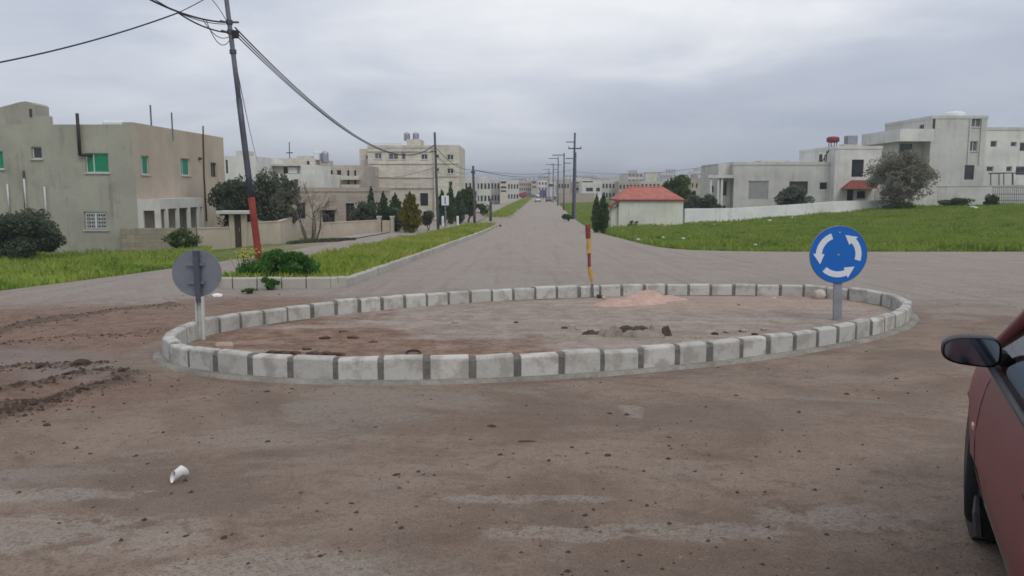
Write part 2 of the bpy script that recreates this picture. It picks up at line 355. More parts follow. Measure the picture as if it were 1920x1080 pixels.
def road_material():
    t = NT('dusty_road'); p = t.pos(True); s3 = t.xyz(p)
    n0 = t.noise(p, .16, 5, .6); n1 = t.noise(t.map(p, (1, 1.25, 1), (7, 3, 0)), .62, 8, .66, .5); n2 = t.noise(t.map(p, (1, 1.3, 1)), 2.7, 8, .7, .5); n3 = t.noise(p, 13, 6, .72); n4 = t.noise(p, 62, 4, .7); n5 = t.noise(p, 210, 2, .6)
    brown = t.mix(t.ss(n1, .36, .62), (.158, .117, .092), (.250, .200, .163))
    brown = t.mix(t.math('MULTIPLY', t.ss(n2, .5, .66), .65), brown, (.125, .092, .073))
    brown = t.mix(t.math('MULTIPLY', t.ss(t.noise(t.map(p, (.8, 1.5, 1), (13, 4, 0)), .5, 7, .66, .7), .52, .62), .5), brown, (.142, .116, .098))
    asph = t.mix(t.ss(n1, .35, .66), (0.249, 0.230, 0.216), (0.306, 0.288, 0.273))
    asph = t.mix(t.math('MULTIPLY', t.ss(n1, .52, .60), .45), asph, (0.214, 0.197, 0.186))
    asph = t.mix(t.math('MULTIPLY', t.ss(n2, .5, .66), .65), asph, (0.204, 0.185, 0.171))
    yy = t.math('ADD', s3[1], t.math('MULTIPLY', t.math('SUBTRACT', n0, .5), 12)); yy = t.math('ADD', yy, t.math('MULTIPLY', t.math('SUBTRACT', n1, .5), 9))
    fa = t.ss(yy, 9.5, 16.5); near = t.math('SUBTRACT', 1, fa)
    col = t.mix(fa, brown, asph)
    # old asphalt showing grey through the dust
    pt = t.math('MULTIPLY', t.ss(t.math('ADD', t.noise(t.map(p, (1, 1.6, 1), (2, 9, 0)), .42, 7, .66, .6), t.math('MULTIPLY', t.math('SUBTRACT', n3, .5), .3)), .54, .62), near)
    col = t.mix(t.math('MULTIPLY', pt, .65), col, t.mix(n3, (.20, .185, .172), (.295, .275, .255)))
    def blob(cx, cy, rx, ry, wob=1.0):
        dx = t.math('DIVIDE', t.math('SUBTRACT', s3[0], cx), rx); dy = t.math('DIVIDE', t.math('SUBTRACT', s3[1], cy), ry)
        d = t.math('ADD', t.math('MULTIPLY', dx, dx), t.math('MULTIPLY', dy, dy))
        d = t.math('ADD', d, t.math('MULTIPLY', t.math('SUBTRACT', n2, .5), wob * 5.5)); d = t.math('ADD', d, t.math('MULTIPLY', t.math('SUBTRACT', n3, .5), wob * 4.5))
        return t.math('SUBTRACT', 1, t.ss(d, .55, 1.0))
    sp = None
    for a in ((-2.35, 3.75, .9, .26), (-1.1, 3.35, .6, .25), (.28, 3.78, .45, .10), (.95, 3.8, .5, .12), (-.05, 4.25, .5, .08), (1.75, 4.0, .45, .2), (-1.4, 2.95, .5, .28), (.95, 6.3, .10, .35), (-2.7, 4.3, .7, .12)):
        b = blob(*a); sp = b if sp is None else t.math('MAXIMUM', sp, b)
    col = t.mix(t.math('MULTIPLY', t.math('MULTIPLY', sp, t.ss(n3, .34, .54)), .6), col, t.mix(n3, (.27, .25, .235), (.40, .375, .35)))
    # churned wet mud beside the ring: mask laid on the mesh with the ruts
    at = t.n('ShaderNodeAttribute', attribute_name='mud'); mk = t.xyz(at.outputs['Vector'])
    mud = t.ss(t.math('ADD', mk[0], t.math('MULTIPLY', t.math('SUBTRACT', n2, .5), 1.3)), .25, .6)
    mudc = t.mix(t.ss(n2, .34, .62), (.125, .076, .058), (.225, .150, .118)); mudc = t.mix(t.math('MULTIPLY', t.ss(n3, .52, .64), .75), mudc, (.085, .06, .047))
    col = t.mix(t.math('MULTIPLY', mud, .9), col, mudc)
    wet = t.ss(t.math('ADD', mk[2], t.math('MULTIPLY', t.math('SUBTRACT', n3, .5), .9)), .3, .65)
    col = t.mix(t.math('MULTIPLY', wet, .6), col, t.mix(n3, (.105, .088, .084), (.25, .215, .205)))
    rut = t.ss(t.math('ADD', mk[1], t.math('MULTIPLY', t.math('SUBTRACT', n3, .5), 2.2)), .25, .6)
    col = t.mix(t.math('MULTIPLY', rut, .85), col, (.075, .052, .040))
    # wheel-worn streaks up the road
    st = t.noise(t.map(p, (2.2, .06, 1)), 1.6, 4, .6)
    col = t.mix(t.math('MULTIPLY', t.math('MULTIPLY', t.ss(st, .48, .68), .45), fa), col, (.20, .17, .152))
    # grit
    vo = t.n('ShaderNodeTexVoronoi'); t.set(vo.inputs['Vector'], p); vo.inputs['Scale'].default_value = 26; vo.inputs['Randomness'].default_value = 1
    vc = t.xyz(vo.outputs['Color']); peb = t.math('MULTIPLY', t.math('SUBTRACT', 1, t.ss(vo.outputs['Distance'], .10, .22)), t.math('GREATER_THAN', vc[0], .72))
    col = t.mix(t.math('MULTIPLY', peb, .55), col, t.mix(t.math('GREATER_THAN', vc[1], .62), (.10, .075, .058), (.37, .33, .285)))
    col = t.mix(t.math('MULTIPLY', t.ss(n3, .53, .64), .6), col, (.130, .095, .074))
    col = t.mix(t.math('MULTIPLY', t.ss(n3, .40, .30), .45), col, (.36, .31, .265))
    col = t.mix(t.math('MULTIPLY', t.ss(n4, .50, .64), .62), col, (.105, .078, .062))
    col = t.mix(t.math('MULTIPLY', t.ss(n5, .5, .68), .4), col, (.43, .385, .335))
    col = t.mix(1.0, col, (1.42, 1.335, 1.26), 'MULTIPLY')
    h = t.math('ADD', t.math('MULTIPLY', n3, .8), t.math('MULTIPLY', n4, .4)); h = t.math('ADD', h, t.math('MULTIPLY', n2, .7)); h = t.math('ADD', h, t.math('MULTIPLY', peb, .15))
    t.bsdf(col, t.math('SUBTRACT', .92, t.math('MULTIPLY', wet, .34)), .3, 0, t.bump(h, 1.0, .05)); return t.mat
M['road'] = road_material()

def island_material():
    t = NT('island_soil'); p = t.pos(True); s3 = t.xyz(p)
    n1 = t.noise(p, .8, 7, .65, .6); n2 = t.noise(p, 3.2, 8, .7, .4); n3 = t.noise(p, 15, 5, .7); n4 = t.noise(p, 70, 3, .7)
    grey = t.mix(t.ss(n2, .35, .65), (.235, .20, .175), (.335, .295, .265))
    br = t.mix(t.ss(n2, .35, .62), (.150, .098, .073), (.262, .188, .148)); br = t.mix(t.math('MULTIPLY', t.ss(n3, .54, .64), .7), br, (.085, .06, .047))
    l = t.math('ADD', t.math('MULTIPLY', s3[0], -.62), t.math('MULTIPLY', t.math('SUBTRACT', n1, .5), 6)); l = t.math('SUBTRACT', l, t.math('MULTIPLY', t.math('SUBTRACT', s3[1], 9.9), .62))
    col = t.mix(t.ss(l, .1, 1.0), grey, br)
    pk = t.math('MULTIPLY', t.ss(t.math('ADD', s3[0], t.math('MULTIPLY', n2, 1.5)), 1.2, 3.2), t.ss(s3[1], 11.8, 13.4)); col = t.mix(t.math('MULTIPLY', pk, .45), col, (.40, .305, .255))
    band = t.math('MULTIPLY', t.ss(t.noise(t.map(p, (.35, 2.2, 1), (4, 1, 0)), .8, 6, .65), .52, .64), .5); col = t.mix(band, col, (.37, .335, .31))
    col = t.mix(t.math('MULTIPLY', t.ss(n3, .55, .66), .55), col, (.12, .088, .07)); col = t.mix(t.math('MULTIPLY', t.ss(n4, .5, .64), .5), col, (.11, .085, .068))
    col = t.mix(1.0, col, (1.26, 1.2, 1.14), 'MULTIPLY')
    t.bsdf(col, .95, .15, 0, t.bump(t.math('ADD', n2, t.math('MULTIPLY', n3, .7)), .9, .05)); return t.mat
M['island'] = island_material()
# ------------------------------------------------------------------ ground and roads
def sheet(name, xs, ys, mat, off=0, zf=None, mask=None):
    X, Y = np.meshgrid(xs, ys); Z = (g(X, Y) if zf is None else zf(X, Y)) + off
    v = np.stack([X, Y, Z], -1).reshape(-1, 3); nx = len(xs); ny = len(ys)
    i = (np.arange(ny - 1)[:, None] * nx + np.arange(nx - 1)[None, :]).ravel()
    f = np.stack([i, i + 1, i + nx + 1, i + nx], -1)
    o = mesh(name, v, f, mat, None, True); return o
def nonuni(pieces):
    return np.unique(np.round(np.concatenate([np.arange(a, b, s) for a, b, s in pieces]), 4))
gx = nonuni([(-900, -200, 50), (-200, -60, 10), (-60, -30, 2), (-30, 60, .8), (60, 120, 4), (120, 300, 15), (300, 1700, 60)])
gy = nonuni([(-60, -10, 10), (-10, 90, .8), (90, 200, 2.5), (200, 480, 6), (480, 1400, 30), (1400, 4200, 200)])
tag(sheet('ground', gx, gy, M['ground'], -.03), kind='structure')

def Lf(y):   # outer edge of the far-side carriageway
    y = np.asarray(y, float)
    e = np.interp(y, [14, 16, 20, 25, 33, 53, 80, 165, 350, 430], [-10.6, -10.25, -9.75, -9.3, -9.0, -8.8, -8.5, -6.3, -1.0, 2.0])
    return np.where(y < 14, -10.6 - .12 * (14 - y) ** 2, e)
def Rf(y):
    return np.interp(y, [31.2, 31.4, 31.9, 32.6, 33.8, 35.5, 40, 58, 80, 120, 207, 350, 430], [11, 9.6, 8.2, 7.3, 6.7, 6.4, 6.25, 6.2, 6.9, 8.4, 11.7, 17.2, 20.3])
def ML(y): return -7.05 + .0385 * np.asarray(y, float)
def MR(y): return -4.1 + .0385 * np.asarray(y, float)
def strip(ys, rows):
    """rows: list of x arrays (same length) per y"""
    V = []; nx = len(rows[0])
    for y, r in zip(ys, rows): V += [(x, y) for x in r]
    V = np.array(V); ny = len(ys); i = (np.arange(ny - 1)[:, None] * nx + np.arange(nx - 1)[None, :]).ravel()
    return V, np.stack([i, i + 1, i + nx + 1, i + nx], -1)
# ring of the traffic island: centre and two conjugate half-axes
EC = np.array([1.10, 11.13]); EU = np.array([4.505, 0.]); EV = np.array([2.45, 3.86])
_EK = [0.9927, 1.0001, 1.0093, 1.0126, 1.0093, 0.9953, 0.9757, 0.9826, 0.9948, 1.0101, 0.9981, 0.9957, 1.0081, 1.0043, 0.986, 0.9858, 0.986, 0.9944, 1.0085, 1.0142, 1.0083, 0.9931, 0.9868, 0.9883]
_ET = np.arange(0, 721) / 720 * 2 * PI; _EV = np.zeros(721)
for _i, _q in enumerate(_EK): _EV += _q * np.exp(-(np.angle(np.exp(1j * (_ET - _i * PI / 12))) / .2) ** 2)
_EV /= sum(np.exp(-(np.angle(np.exp(1j * (_ET - _i * PI / 12))) / .2) ** 2) for _i in range(24))
def ek(t): return np.interp(np.mod(t, 2 * PI), _ET, _EV)
_Ei = np.linalg.inv(np.array([EU, EV]).T)
def ell(x, y):
    a = _Ei[0, 0] * (x - EC[0]) + _Ei[0, 1] * (y - EC[1]); b = _Ei[1, 0] * (x - EC[0]) + _Ei[1, 1] * (y - EC[1])
    return np.sqrt(a * a + b * b) / ek(np.arctan2(b, a))
def epos(t, k=1.0): return EC + k * float(ek(t)) * (EU * math.cos(t) + EV * math.sin(t))

RUTS = []
for pts, w_, a_ in ((((-60, 800), (60, 772), (130, 750), (215, 725), (255, 700)), .13, 1), (((-40, 748), (70, 728), (150, 712), (230, 694), (300, 680)), .10, .8), (((-40, 700), (60, 690), (150, 690), (190, 684)), .12, .7), (((-30, 632), (60, 612), (140, 597), (220, 588), (330, 578)), .20, .8), (((-30, 655), (120, 640), (240, 632), (310, 622)), .12, .45), (((-40, 770), (40, 766), (110, 757)), .14, .7), (((420, 632), (500, 640), (560, 655), (640, 668)), .12, .0)):
    if a_: RUTS.append(([GP(*q)[:2] for q in pts], w_, a_))
def rut_field(x, y):
    x = np.asarray(x, float); y = np.asarray(y, float); out = np.zeros_like(x + y)
    wx, wy = x + .25 * fbm(x, y, 1.7, 3), y + .22 * fbm(x + 40, y, 1.9, 3)
    for pts, w_, a_ in RUTS:
        d = np.full_like(out, 99.)
        for (ax, ay), (bx, by) in zip(pts[:-1], pts[1:]):
            vx, vy = bx - ax, by - ay; q = np.clip(((wx - ax) * vx + (wy - ay) * vy) / (vx * vx + vy * vy), 0, 1); d = np.minimum(d, np.hypot(wx - ax - q * vx, wy - ay - q * vy))
        out = np.maximum(out, a_ * np.exp(-(d / w_) ** 2))
    return out * smooth(1.03, 1.1, ell(x, y))
def mud_field(x, y):
    m = np.exp(-(((x + 6.6) / 3.8) ** 2 + ((y - 10.2) / 3.4) ** 2)); m = np.maximum(m, 1.0 * np.exp(-(((x + 5.0) / 2.4) ** 2 + ((y - 6.9) / 1.1) ** 2))); m = np.maximum(m, .85 * np.exp(-(((x + 4.5) / 2.0) ** 2 + ((y - 13.3) / 1.6) ** 2)))
    return m * smooth(1.02, 1.1, ell(x, y))
def wet_field(x, y):
    return (np.exp(-(((x + 5.9) / 2.2) ** 2 + ((y - 8.5 + .12 * (x + 5)) / .55) ** 2)) + .9 * np.exp(-(((x + 4.0) / .9) ** 2 + ((y - 7.6) / .5) ** 2))) * smooth(1.03, 1.1, ell(x, y))
def road_relief(x, y):
    x = np.asarray(x, float); y = np.asarray(y, float); m = mud_field(x, y); r = rut_field(x, y)
    inside = smooth(1.02, 1.12, ell(x, y))
    z = m * (.15 * np.clip(fbm(x, y, 1.1, 4) + .12, -.05, 1) + .07 * np.clip(fbm(x, y, 5, 3), -.1, 1)) + 0.10 * r * (.25 + 1.2 * np.clip(fbm(x, y, 4.5, 3) + .25, 0, 1)) - .02 * wet_field(x, y)
    return inside * z + .012 * fbm(x, y, 1.5, 4) * (1 - smooth(14, 20, y)) * inside
V = []; F = []; nb = 0
def addstrip(ys, rows, relief=False):
    global nb
    v, f = strip(ys, rows); z = g(v[:, 0], v[:, 1]) + .012
    if relief: z = z + road_relief(v[:, 0], v[:, 1])
    z = z + .05 * smooth(80, 200, v[:, 1])
    V.append(np.column_stack([v, z])); F.append(f + nb); nb += len(v)
ysA = nonuni([(-8, 2, .5), (2, 6, .1), (6, 14, .07), (14, 16, .1), (16, 31.2, .4), (31.2, 31.21, 1)])
xin = nonuni([(-11.5, -9, .12), (-9, -2.5, .07), (-2.5, 9, .12)]); xr = nonuni([(9, 30, .8), (30, 90, 4)])
rows = []
for y in ysA:
    l = float(Lf(y)); k = (xin - xin[0]) / (9 - xin[0])
    rows.append(np.concatenate([l + k * (9 - l), xr]))
addstrip(ysA, rows, True)
ysB = nonuni([(31.2, 36, .25), (36, 100, .8), (100, 432, 3)])
addstrip(ysB, [np.linspace(float(MR(y)) - .2 if y < 72.3 or y > 96 else float(ML(y)) - .1, float(Rf(y)), 14) for y in ysB])
addstrip(ysB, [np.linspace(float(Lf(y)), float(ML(y)) + .2, 9) for y in ysB])
road = mesh('road', np.concatenate(V), np.concatenate(F), M['road'], None, True); tag(road, kind='structure')
_v = np.concatenate(V); _a = road.data.attributes.new('mud', 'FLOAT_VECTOR', 'POINT'); _q = np.stack([mud_field(_v[:, 0], _v[:, 1]), rut_field(_v[:, 0], _v[:, 1]), wet_field(_v[:, 0], _v[:, 1])], -1); _a.data.foreach_set('vector', _q.astype(np.float32).ravel())

# pavement by the low houses
M['pave'] = simple('pavement_concrete', (.36, .325, .28), .9, .2, 0, .2, .9, .3)
pv = nonuni([(46, 82, 1)])
v, f = strip(pv, [np.linspace(float(Lf(y)) - 1.6, float(Lf(y)) - .02, 4) for y in pv])
tag(mesh('pavement', np.column_stack([v, g(v[:, 0], v[:, 1]) + .06]), f, M['pave'], None, True), kind='structure')

# ------------------------------------------------------------------ median strips
def median_soil(y0, y1, name):
    ys = nonuni([(y0, y1, .5)]); v, f = strip(ys, [np.linspace(float(ML(y)) + .1, float(MR(y)) - .1, 8) for y in ys])
    z = g(v[:, 0], v[:, 1]) + .16 + .06 * fbm(v[:, 0], v[:, 1], .8, 3)
    return mesh(name, np.column_stack([v, z]), f, M['ground'], None, True)
tag(median_soil(16.5, 72.2, 'median_soil'), kind='structure'); tag(median_soil(96.3, 330, 'far_median_soil'), kind='structure')

def stone_block(mb, p0, p1, h, th, z0a, z0b, inward, ch=.02, sink=.15, wob=0):
    """one kerbstone between ground points p0,p1 (outer face), th thick towards `inward`"""
    p0 = np.array(p0); p1 = np.array(p1); t = (p1 - p0) / np.linalg.norm(p1 - p0); n = np.array([-t[1], t[0]])
    if np.dot(n, inward) < 0: n = -n
    prof = [(0, -sink), (0, h - ch), (ch, h), (th - ch, h), (th, h - ch), (th, -sink)]
    vs = []
    for p, z in ((p0, z0a), (p1, z0b)):
        for d, q in prof: vs.append((p[0] + n[0] * d, p[1] + n[1] * d, z + q + wob))
    k = len(prof); fs = [tuple(range(k)), tuple(range(2 * k - 1, k - 1, -1))] + [(i, k + i, k + (i + 1) % k, (i + 1) % k) for i in range(k)]
    mb.add(vs, fs)
mk = thing('median_kerb', 'old pale kerb edging the long grassy median strip', 'kerb', (-4.8, 16.3, gz(-4.8, 16.3)))
mk_l = np.array(mk.location)
def kerbrun(pts, parent, seg=None, h=.2, th=.16, inward=(1, 0), part='kerb_stone'):
    made = 0; mb = MB()
    for a, b in zip(pts[:-1], pts[1:]):
        if seg: mb = MB()
        za, zb = gz(*a) - mk_l[2], gz(*b) - mk_l[2]
        stone_block(mb, np.array(a) - mk_l[:2], np.array(b) - mk_l[:2], h, th, za, zb, np.array(inward), .025, .2, random.uniform(-.008, .008) if seg else 0)
        if seg: mb.build(part, M['oldkerb'], parent, False, True)
    if not seg: mb.build('kerb_run', M['oldkerb'], parent, False, True)
y0 = 16.3
fr = [(float(ML(y0)) - .05 + .012, y0 + .25)]
nfr = 5
fx = np.linspace(float(ML(y0)) + .18, float(MR(y0)) - .25, nfr + 1)
for a, b in zip(fx[:-1], fx[1:]): kerbrun([(a + .012, y0), (b - .012, y0)], mk, 1, inward=(0, 1), h=.24)
kerbrun([(fx[-1] + .01, y0), (float(MR(16.62)), 16.62)], mk, 1, inward=(-1, 1), h=.24)
kerbrun([(float(ML(16.6)), 16.6), (fx[0] - .01, y0)], mk, 1, inward=(1, 1), h=.24)
yy = 16.64
while yy < 32:
    kerbrun([(float(MR(yy)), yy), (float(MR(yy + .5)), yy + .5)], mk, 1, inward=(-1, 0)); yy += .52
kerbrun([(float(MR(y)), y) for y in np.arange(yy, 72.6, 1.0)], mk, None, inward=(-1, 0))
kerbrun([(float(ML(y)), y) for y in np.arange(16.6, 72.6, 1.0)], mk, None, inward=(1, 0))
mk2 = thing('median_kerb', 'low kerb round the far yellowish grass strip up the road', 'kerb', (-1.9, 96, gz(-1.9, 96))); mk_l = np.array(mk2.location)
for fn, inn in ((MR, (-1, 0)), (ML, (1, 0))): kerbrun([(float(fn(y)), y) for y in np.arange(96, 330, 4.0)], mk2, None, inward=inn)
kerbrun([(float(ML(96)) , 96), (float(MR(96)), 96)], mk2, None, inward=(0, 1))

# ------------------------------------------------------------------ ring of kerbstones
N = 4000; T = np.linspace(0, 2 * PI, N + 1); P = np.array([epos(t) for t in T]); L = np.concatenate([[0], np.cumsum(np.linalg.norm(np.diff(P, axis=0), axis=1))])
nst = int(round(L[-1] / .428))
ring = thing('roundabout_kerb', 'oval ring of pale concrete kerbstones with dark mortar joints round the traffic island', 'kerb', (EC[0], EC[1], gz(*EC))); rl = np.array(ring.location)
mort = MB()
def ring_pt(s): 
    t = np.interp(s % L[-1], L, T); return epos(t)
for i in range(nst):
    s0 = i * L[-1] / nst + .1; ln = L[-1] / nst; j = .062 + random.uniform(-.018, .018); jt = lambda: np.array([random.uniform(-.007, .007), random.uniform(-.007, .007)])
    a, m_, b, c = ring_pt(s0), ring_pt(s0 + (ln - j) / 2), ring_pt(s0 + ln - j), ring_pt(s0 + ln)
    mb = MB(); h = .247 + random.uniform(-.012, .012); inn = EC - m_
    stone_block(mb, a - rl[:2] + jt(), b - rl[:2] + jt(), h, .13, gz(*a) - rl[2] + random.uniform(-.009, .009), gz(*b) - rl[2] + random.uniform(-.009, .009), inn, .02, .1)
    o = mb.build('kerb_stone', M['conc'], ring, False, True)
    bv = o.modifiers.new('edge', 'BEVEL'); bv.width = .006; bv.segments = 1
    t_ = (c - b) / np.linalg.norm(c - b); n_ = np.array([-t_[1], t_[0]]); n_ = n_ if np.dot(n_, inn) > 0 else -n_
    stone_block(mort, b - t_ * .012 + n_ * .008 - rl[:2], c + t_ * .012 + n_ * .008 - rl[:2], h - .012 + random.uniform(-.01, .006), .114, gz(*b) - rl[2], gz(*c) - rl[2], inn, .03, .1)
mort.build('mortar_joints', M['mortar'], ring, False, True)
# concrete footing that shows round the outside
fb = MB(); K = 220; pr = []
for i in range(K):
    t = 2 * PI * i / K; p = epos(t); tn = epos(t + .01) - epos(t - .01); tn /= np.linalg.norm(tn); out = np.array([tn[1], -tn[0]])
    w = .12 + .05 * float(fbm(p[0], p[1], 1.2, 3)) + .03 * float(fbm(p[0], p[1], 5, 2))
    for d, z in ((-.16, .035), (.02, .045), (w * .75, .04), (w, -.03)):
        q = p + out * d; pr.append((q[0] - rl[0], q[1] - rl[1], gz(*q) - rl[2] + z + .006 * float(fbm(q[0], q[1], 9, 2))))
fs = [(i * 4 + k, i * 4 + k + 1, ((i + 1) % K) * 4 + k + 1, ((i + 1) % K) * 4 + k) for i in range(K) for k in range(3)]
fb.add(pr, fs); fb.build('footing', M['footing'], ring, True, True)
# soil inside
rr = np.linspace(0, .975, 60); tt = np.linspace(0, 2 * PI, 180, endpoint=False)
v = []
for r in rr:
    for t in tt: p = epos(t, r); v.append(p)
v = np.array(v); z = g(v[:, 0], v[:, 1]) + .035 + .03 * fbm(v[:, 0], v[:, 1], 1.3, 4) + .03 * np.clip(fbm(v[:, 0], v[:, 1], 4, 3), 0, 1) * smooth(1.5, -1.5, v[:, 0])
i = (np.arange(59)[:, None] * 180 + np.arange(180)[None, :]).ravel(); j = (np.arange(59)[:, None] * 180 + (np.arange(180)[None, :] + 1) % 180).ravel()
tag(mesh('island_soil', np.column_stack([v, z]), np.stack([i, j, j + 180, i + 180], -1), M['island'], None, True), kind='structure')
def IZ(x, y): return gz(x, y) + .035

# ------------------------------------------------------------------ traffic signs
def disc(mb, c, r, th, yaw, n=48):
    ca, sa = math.cos(yaw), math.sin(yaw)
    def f(off): return lambda u, v: (c[0] + u * ca - off * sa * -1, c[1] + u * sa - off * ca, c[2] + v)
    poly = [(r * math.cos(2 * PI * k / n), r * math.sin(2 * PI * k / n)) for k in range(n)]
    mb.prism(poly, f(0), f(th))
bx, by, _ = GP(1570, 605)
sg = thing('roundabout_sign', 'round blue sign with three white circling arrows on a grey post', 'road sign', (bx, by, IZ(bx, by)))
cz = ZZ(1570, 477, by) - IZ(bx, by); cx = XX(1570, 477, by) - bx
r_ = .5 * (XX(1623, 477, by) - XX(1517, 477, by))
mb = MB(); w = .058
mb.prism([(-w, -.02), (w, -.02), (w, .02), (w - .012, .02), (w - .012, -.008), (-w + .012, -.008), (-w + .012, .02), (-w, .02)], lambda u, v: (u, v, -.1), lambda u, v: (u + cx, v, cz + .28)); mb.build('post', M['signpost'], sg, False, True)
mb = MB(); disc(mb, (cx, -.03, cz), r_, .012, 0); face = mb.build('disc', M['signblue'], sg, False, True)
mb = MB()
mb.lathe([(r_ + .002, -.045), (r_ + .008, -.04), (r_ + .008, -.026), (r_ - .02, -.024)], 48, 'y', (cx, 0, cz), False); mb.build('rim', M['signback'], sg, True)
def arrow(a0, a1, rad=.70, hw=.105, hh=.2, hl=30):
    R_ = r_; d = 1 if a1 > a0 else -1; pts_o = []; pts_i = []; ah = a1 - d * hl
    for k in range(9):
        a = R(a0 + (ah - a0) * k / 8); pts_o.append(((rad + hw) * R_ * math.cos(a), (rad + hw) * R_ * math.sin(a))); pts_i.append(((rad - hw) * R_ * math.cos(a), (rad - hw) * R_ * math.sin(a)))
    a = R(ah); tip = R(a1)
    poly = pts_o + [((rad + hh) * R_ * math.cos(a), (rad + hh) * R_ * math.sin(a)), ((rad + .02) * R_ * math.cos(tip), (rad + .02) * R_ * math.sin(tip)), ((rad - hh) * R_ * math.cos(a), (rad - hh) * R_ * math.sin(a))] + pts_i[::-1]
    m = MB(); m.prism(poly, lambda u, v: (cx + u, -.0425, cz + v), lambda u, v: (cx + u, -.0465, cz + v)); m.build('arrow', M['signwhite'], face, False, True)
arrow(112, 208); arrow(228, 324); arrow(-16, 74)
for dz in (0, .78 * r_): mb = MB(); mb.lathe([(.012, -.052), (.016, -.042)], 10, 'y', (cx, 0, cz + dz)); mb.build('bolt', M['galv'], sg)

bx, by, _ = GP(377, 642)
sg = thing('traffic_sign', 'round sign seen from its grey back, clamped to a pale channel post', 'road sign', (bx, by, IZ(bx, by)))
cz = ZZ(367, 513, by) - IZ(bx, by); cx = XX(366, 513, by) - bx; r2 = .5 * (XX(409, 513, by) - XX(323, 513, by)) * 1.04
tx = XX(368, 470, by) - bx; tz = ZZ(368, 470, by) - IZ(bx, by); lowz = ZZ(375, 556, by) - IZ(bx, by); lx = XX(374, 556, by) - bx
mb = MB(); w = .05
prof = [(-w, -.02), (-w + .02, -.03), (-w + .02, .012), (w - .02, .012), (w - .02, -.03), (w, -.02), (w, .024), (-w, .024)]
mb.prism(prof, lambda u, v: (u, v, -.1), lambda u, v: (u + lx, v, lowz)); mb.build('post', M['palepost'], sg, False, True)
mb = MB(); w = .031
mb.prism([(-w, -.045), (w, -.045), (w, .02), (-w, .02)], lambda u, v: (u + lx * .96, v, lowz - .06), lambda u, v: (u + tx, v, tz)); mb.build('bracket', M['darkpost'], sg, False, True)
mb = MB(); disc(mb, (cx, .06, cz), r2, .012, R(9)); mb.build('disc', M['signback'], sg, False, True)
for dz in (.11, -.11): mb = MB(); mb.box(cx - .10, cx + .10, -.01, .046, cz + dz - .015, cz + dz + .015); mb.build('clamp', M['signback'], sg)

# striped delineator post on the far side of the ring
bx, by, _ = GP(1113, 561)
po = thing('striped_post', 'leaning thin post painted in red and yellow bands by the far kerbstones', 'post', (bx, by, IZ(bx, by)))
def pp(px, py): return (XX(px, py, by) - bx, 0, ZZ(px, py, by) - IZ(bx, by))
rows_ = [(1112, 562, 'polegrey', 'base', .024), (1110, 530, 'postyel', 'yellow_band', .042), (1105, 500, 'postred', 'red_band', .030), (1104, 474, 'postyel', 'yellow_band', .042), (1103, 447, 'postred', 'red_band', .046)]
ends = [(1110, 532), (1106, 500), (1104.5, 475), (1104, 447), (1102, 421)]
for (px, py, m, nm, rad), e in zip(rows_, ends):
    a, b = pp(px, py), pp(*e); mb = MB(); r0 = rad * (.55 if nm == 'yellow_band' and py == 530 else 1)
    mb.tube([a, tuple(.5 * (np.array(a) + b)), b], [r0, rad, rad], 8); mb.build(nm, M[m], po, False)

# ------------------------------------------------------------------ loose things
def rock_mesh(r, sq=(1, 1, .7), seed=0, rough=.3, sub=2):
    import bmesh
    bm = bmesh.new(); bmesh.ops.create_icosphere(bm, subdivisions=sub, radius=1); rs = np.random.default_rng(seed); off = rs.random(3) * 50
    for v in bm.verts:
        c = v.co; k = 1 + rough * (float(fbm(c.x * 1.3 + off[0], c.y * 1.3 + c.z * 1.7 + off[1], 1.0, 3)) * 2)
        v.co = (c.x * k * r * sq[0], c.y * k * r * sq[1], c.z * k * r * sq[2])
    me = bpy.data.meshes.new('rock'); bm.to_mesh(me); bm.free(); return me
def rock(name, loc, r, mat, label=None, cat=None, group=None, sq=(1, 1, .7), seed=0, rough=.3, rz=0, sub=2, me=None):
    me = me or rock_mesh(r, sq, seed, rough, sub); 
    if not me.materials: me.materials.append(mat)
    o = bpy.data.objects.new(name, me); COL.objects.link(o); o.location = loc; o.rotation_euler = (0, 0, rz); tag(o, label, cat, group); return o
x, y, _ = GP(1536, 564); rock('round_stone', (x, y, IZ(x, y) + .07), .115, M['stone'], 'pale rounded stone resting against the kerb behind the blue sign', 'stone', seed=3, sq=(1, 1, .95), rough=.12)
# heap of pinkish sand
def heap(name, pts, mat, label, cat, zf):
    c = np.mean([p[:2] for p in pts], axis=0); n = 70; R_ = 1.6
    xs = np.linspace(-R_, R_, n); X, Y = np.meshgrid(xs, xs); H = np.zeros_like(X) - .03
    for px, py, h, sx, sy in pts: H = np.maximum(H, h * np.exp(-(((X + c[0] - px) / sx) ** 2 + ((Y + c[1] - py) / sy) ** 2)) - .03)
    H = H + .035 * fbm(X + c[0], Y + c[1], 3.5, 4) * smooth(0, .06, H + .03)
    z = zf(X + c[0], Y + c[1]) + H; zb = zf(c[0], c[1])
    i = (np.arange(n - 1)[:, None] * n + np.arange(n - 1)[None, :]).ravel()
    o = mesh(name, np.stack([X, Y, z - zb], -1).reshape(-1, 3), np.stack([i, i + 1, i + n + 1, i + n], -1), mat, None, True); o.location = (c[0], c[1], zb); tag(o, label, cat); return o
a = GP(1155, 574); b = GP(1215, 566); c = GP(1195, 571); d = GP(1255, 564)
heap('sand_heap', [(a[0], a[1], .13, .28, .28), (b[0], b[1], .20, .36, .32), (c[0], c[1], .16, .4, .35), (d[0], d[1], .10, .28, .28)], M['sand'], 'low heap of pinkish sand against the far inner kerb of the island', 'sand heap', lambda x, y: g(x, y) + .035)
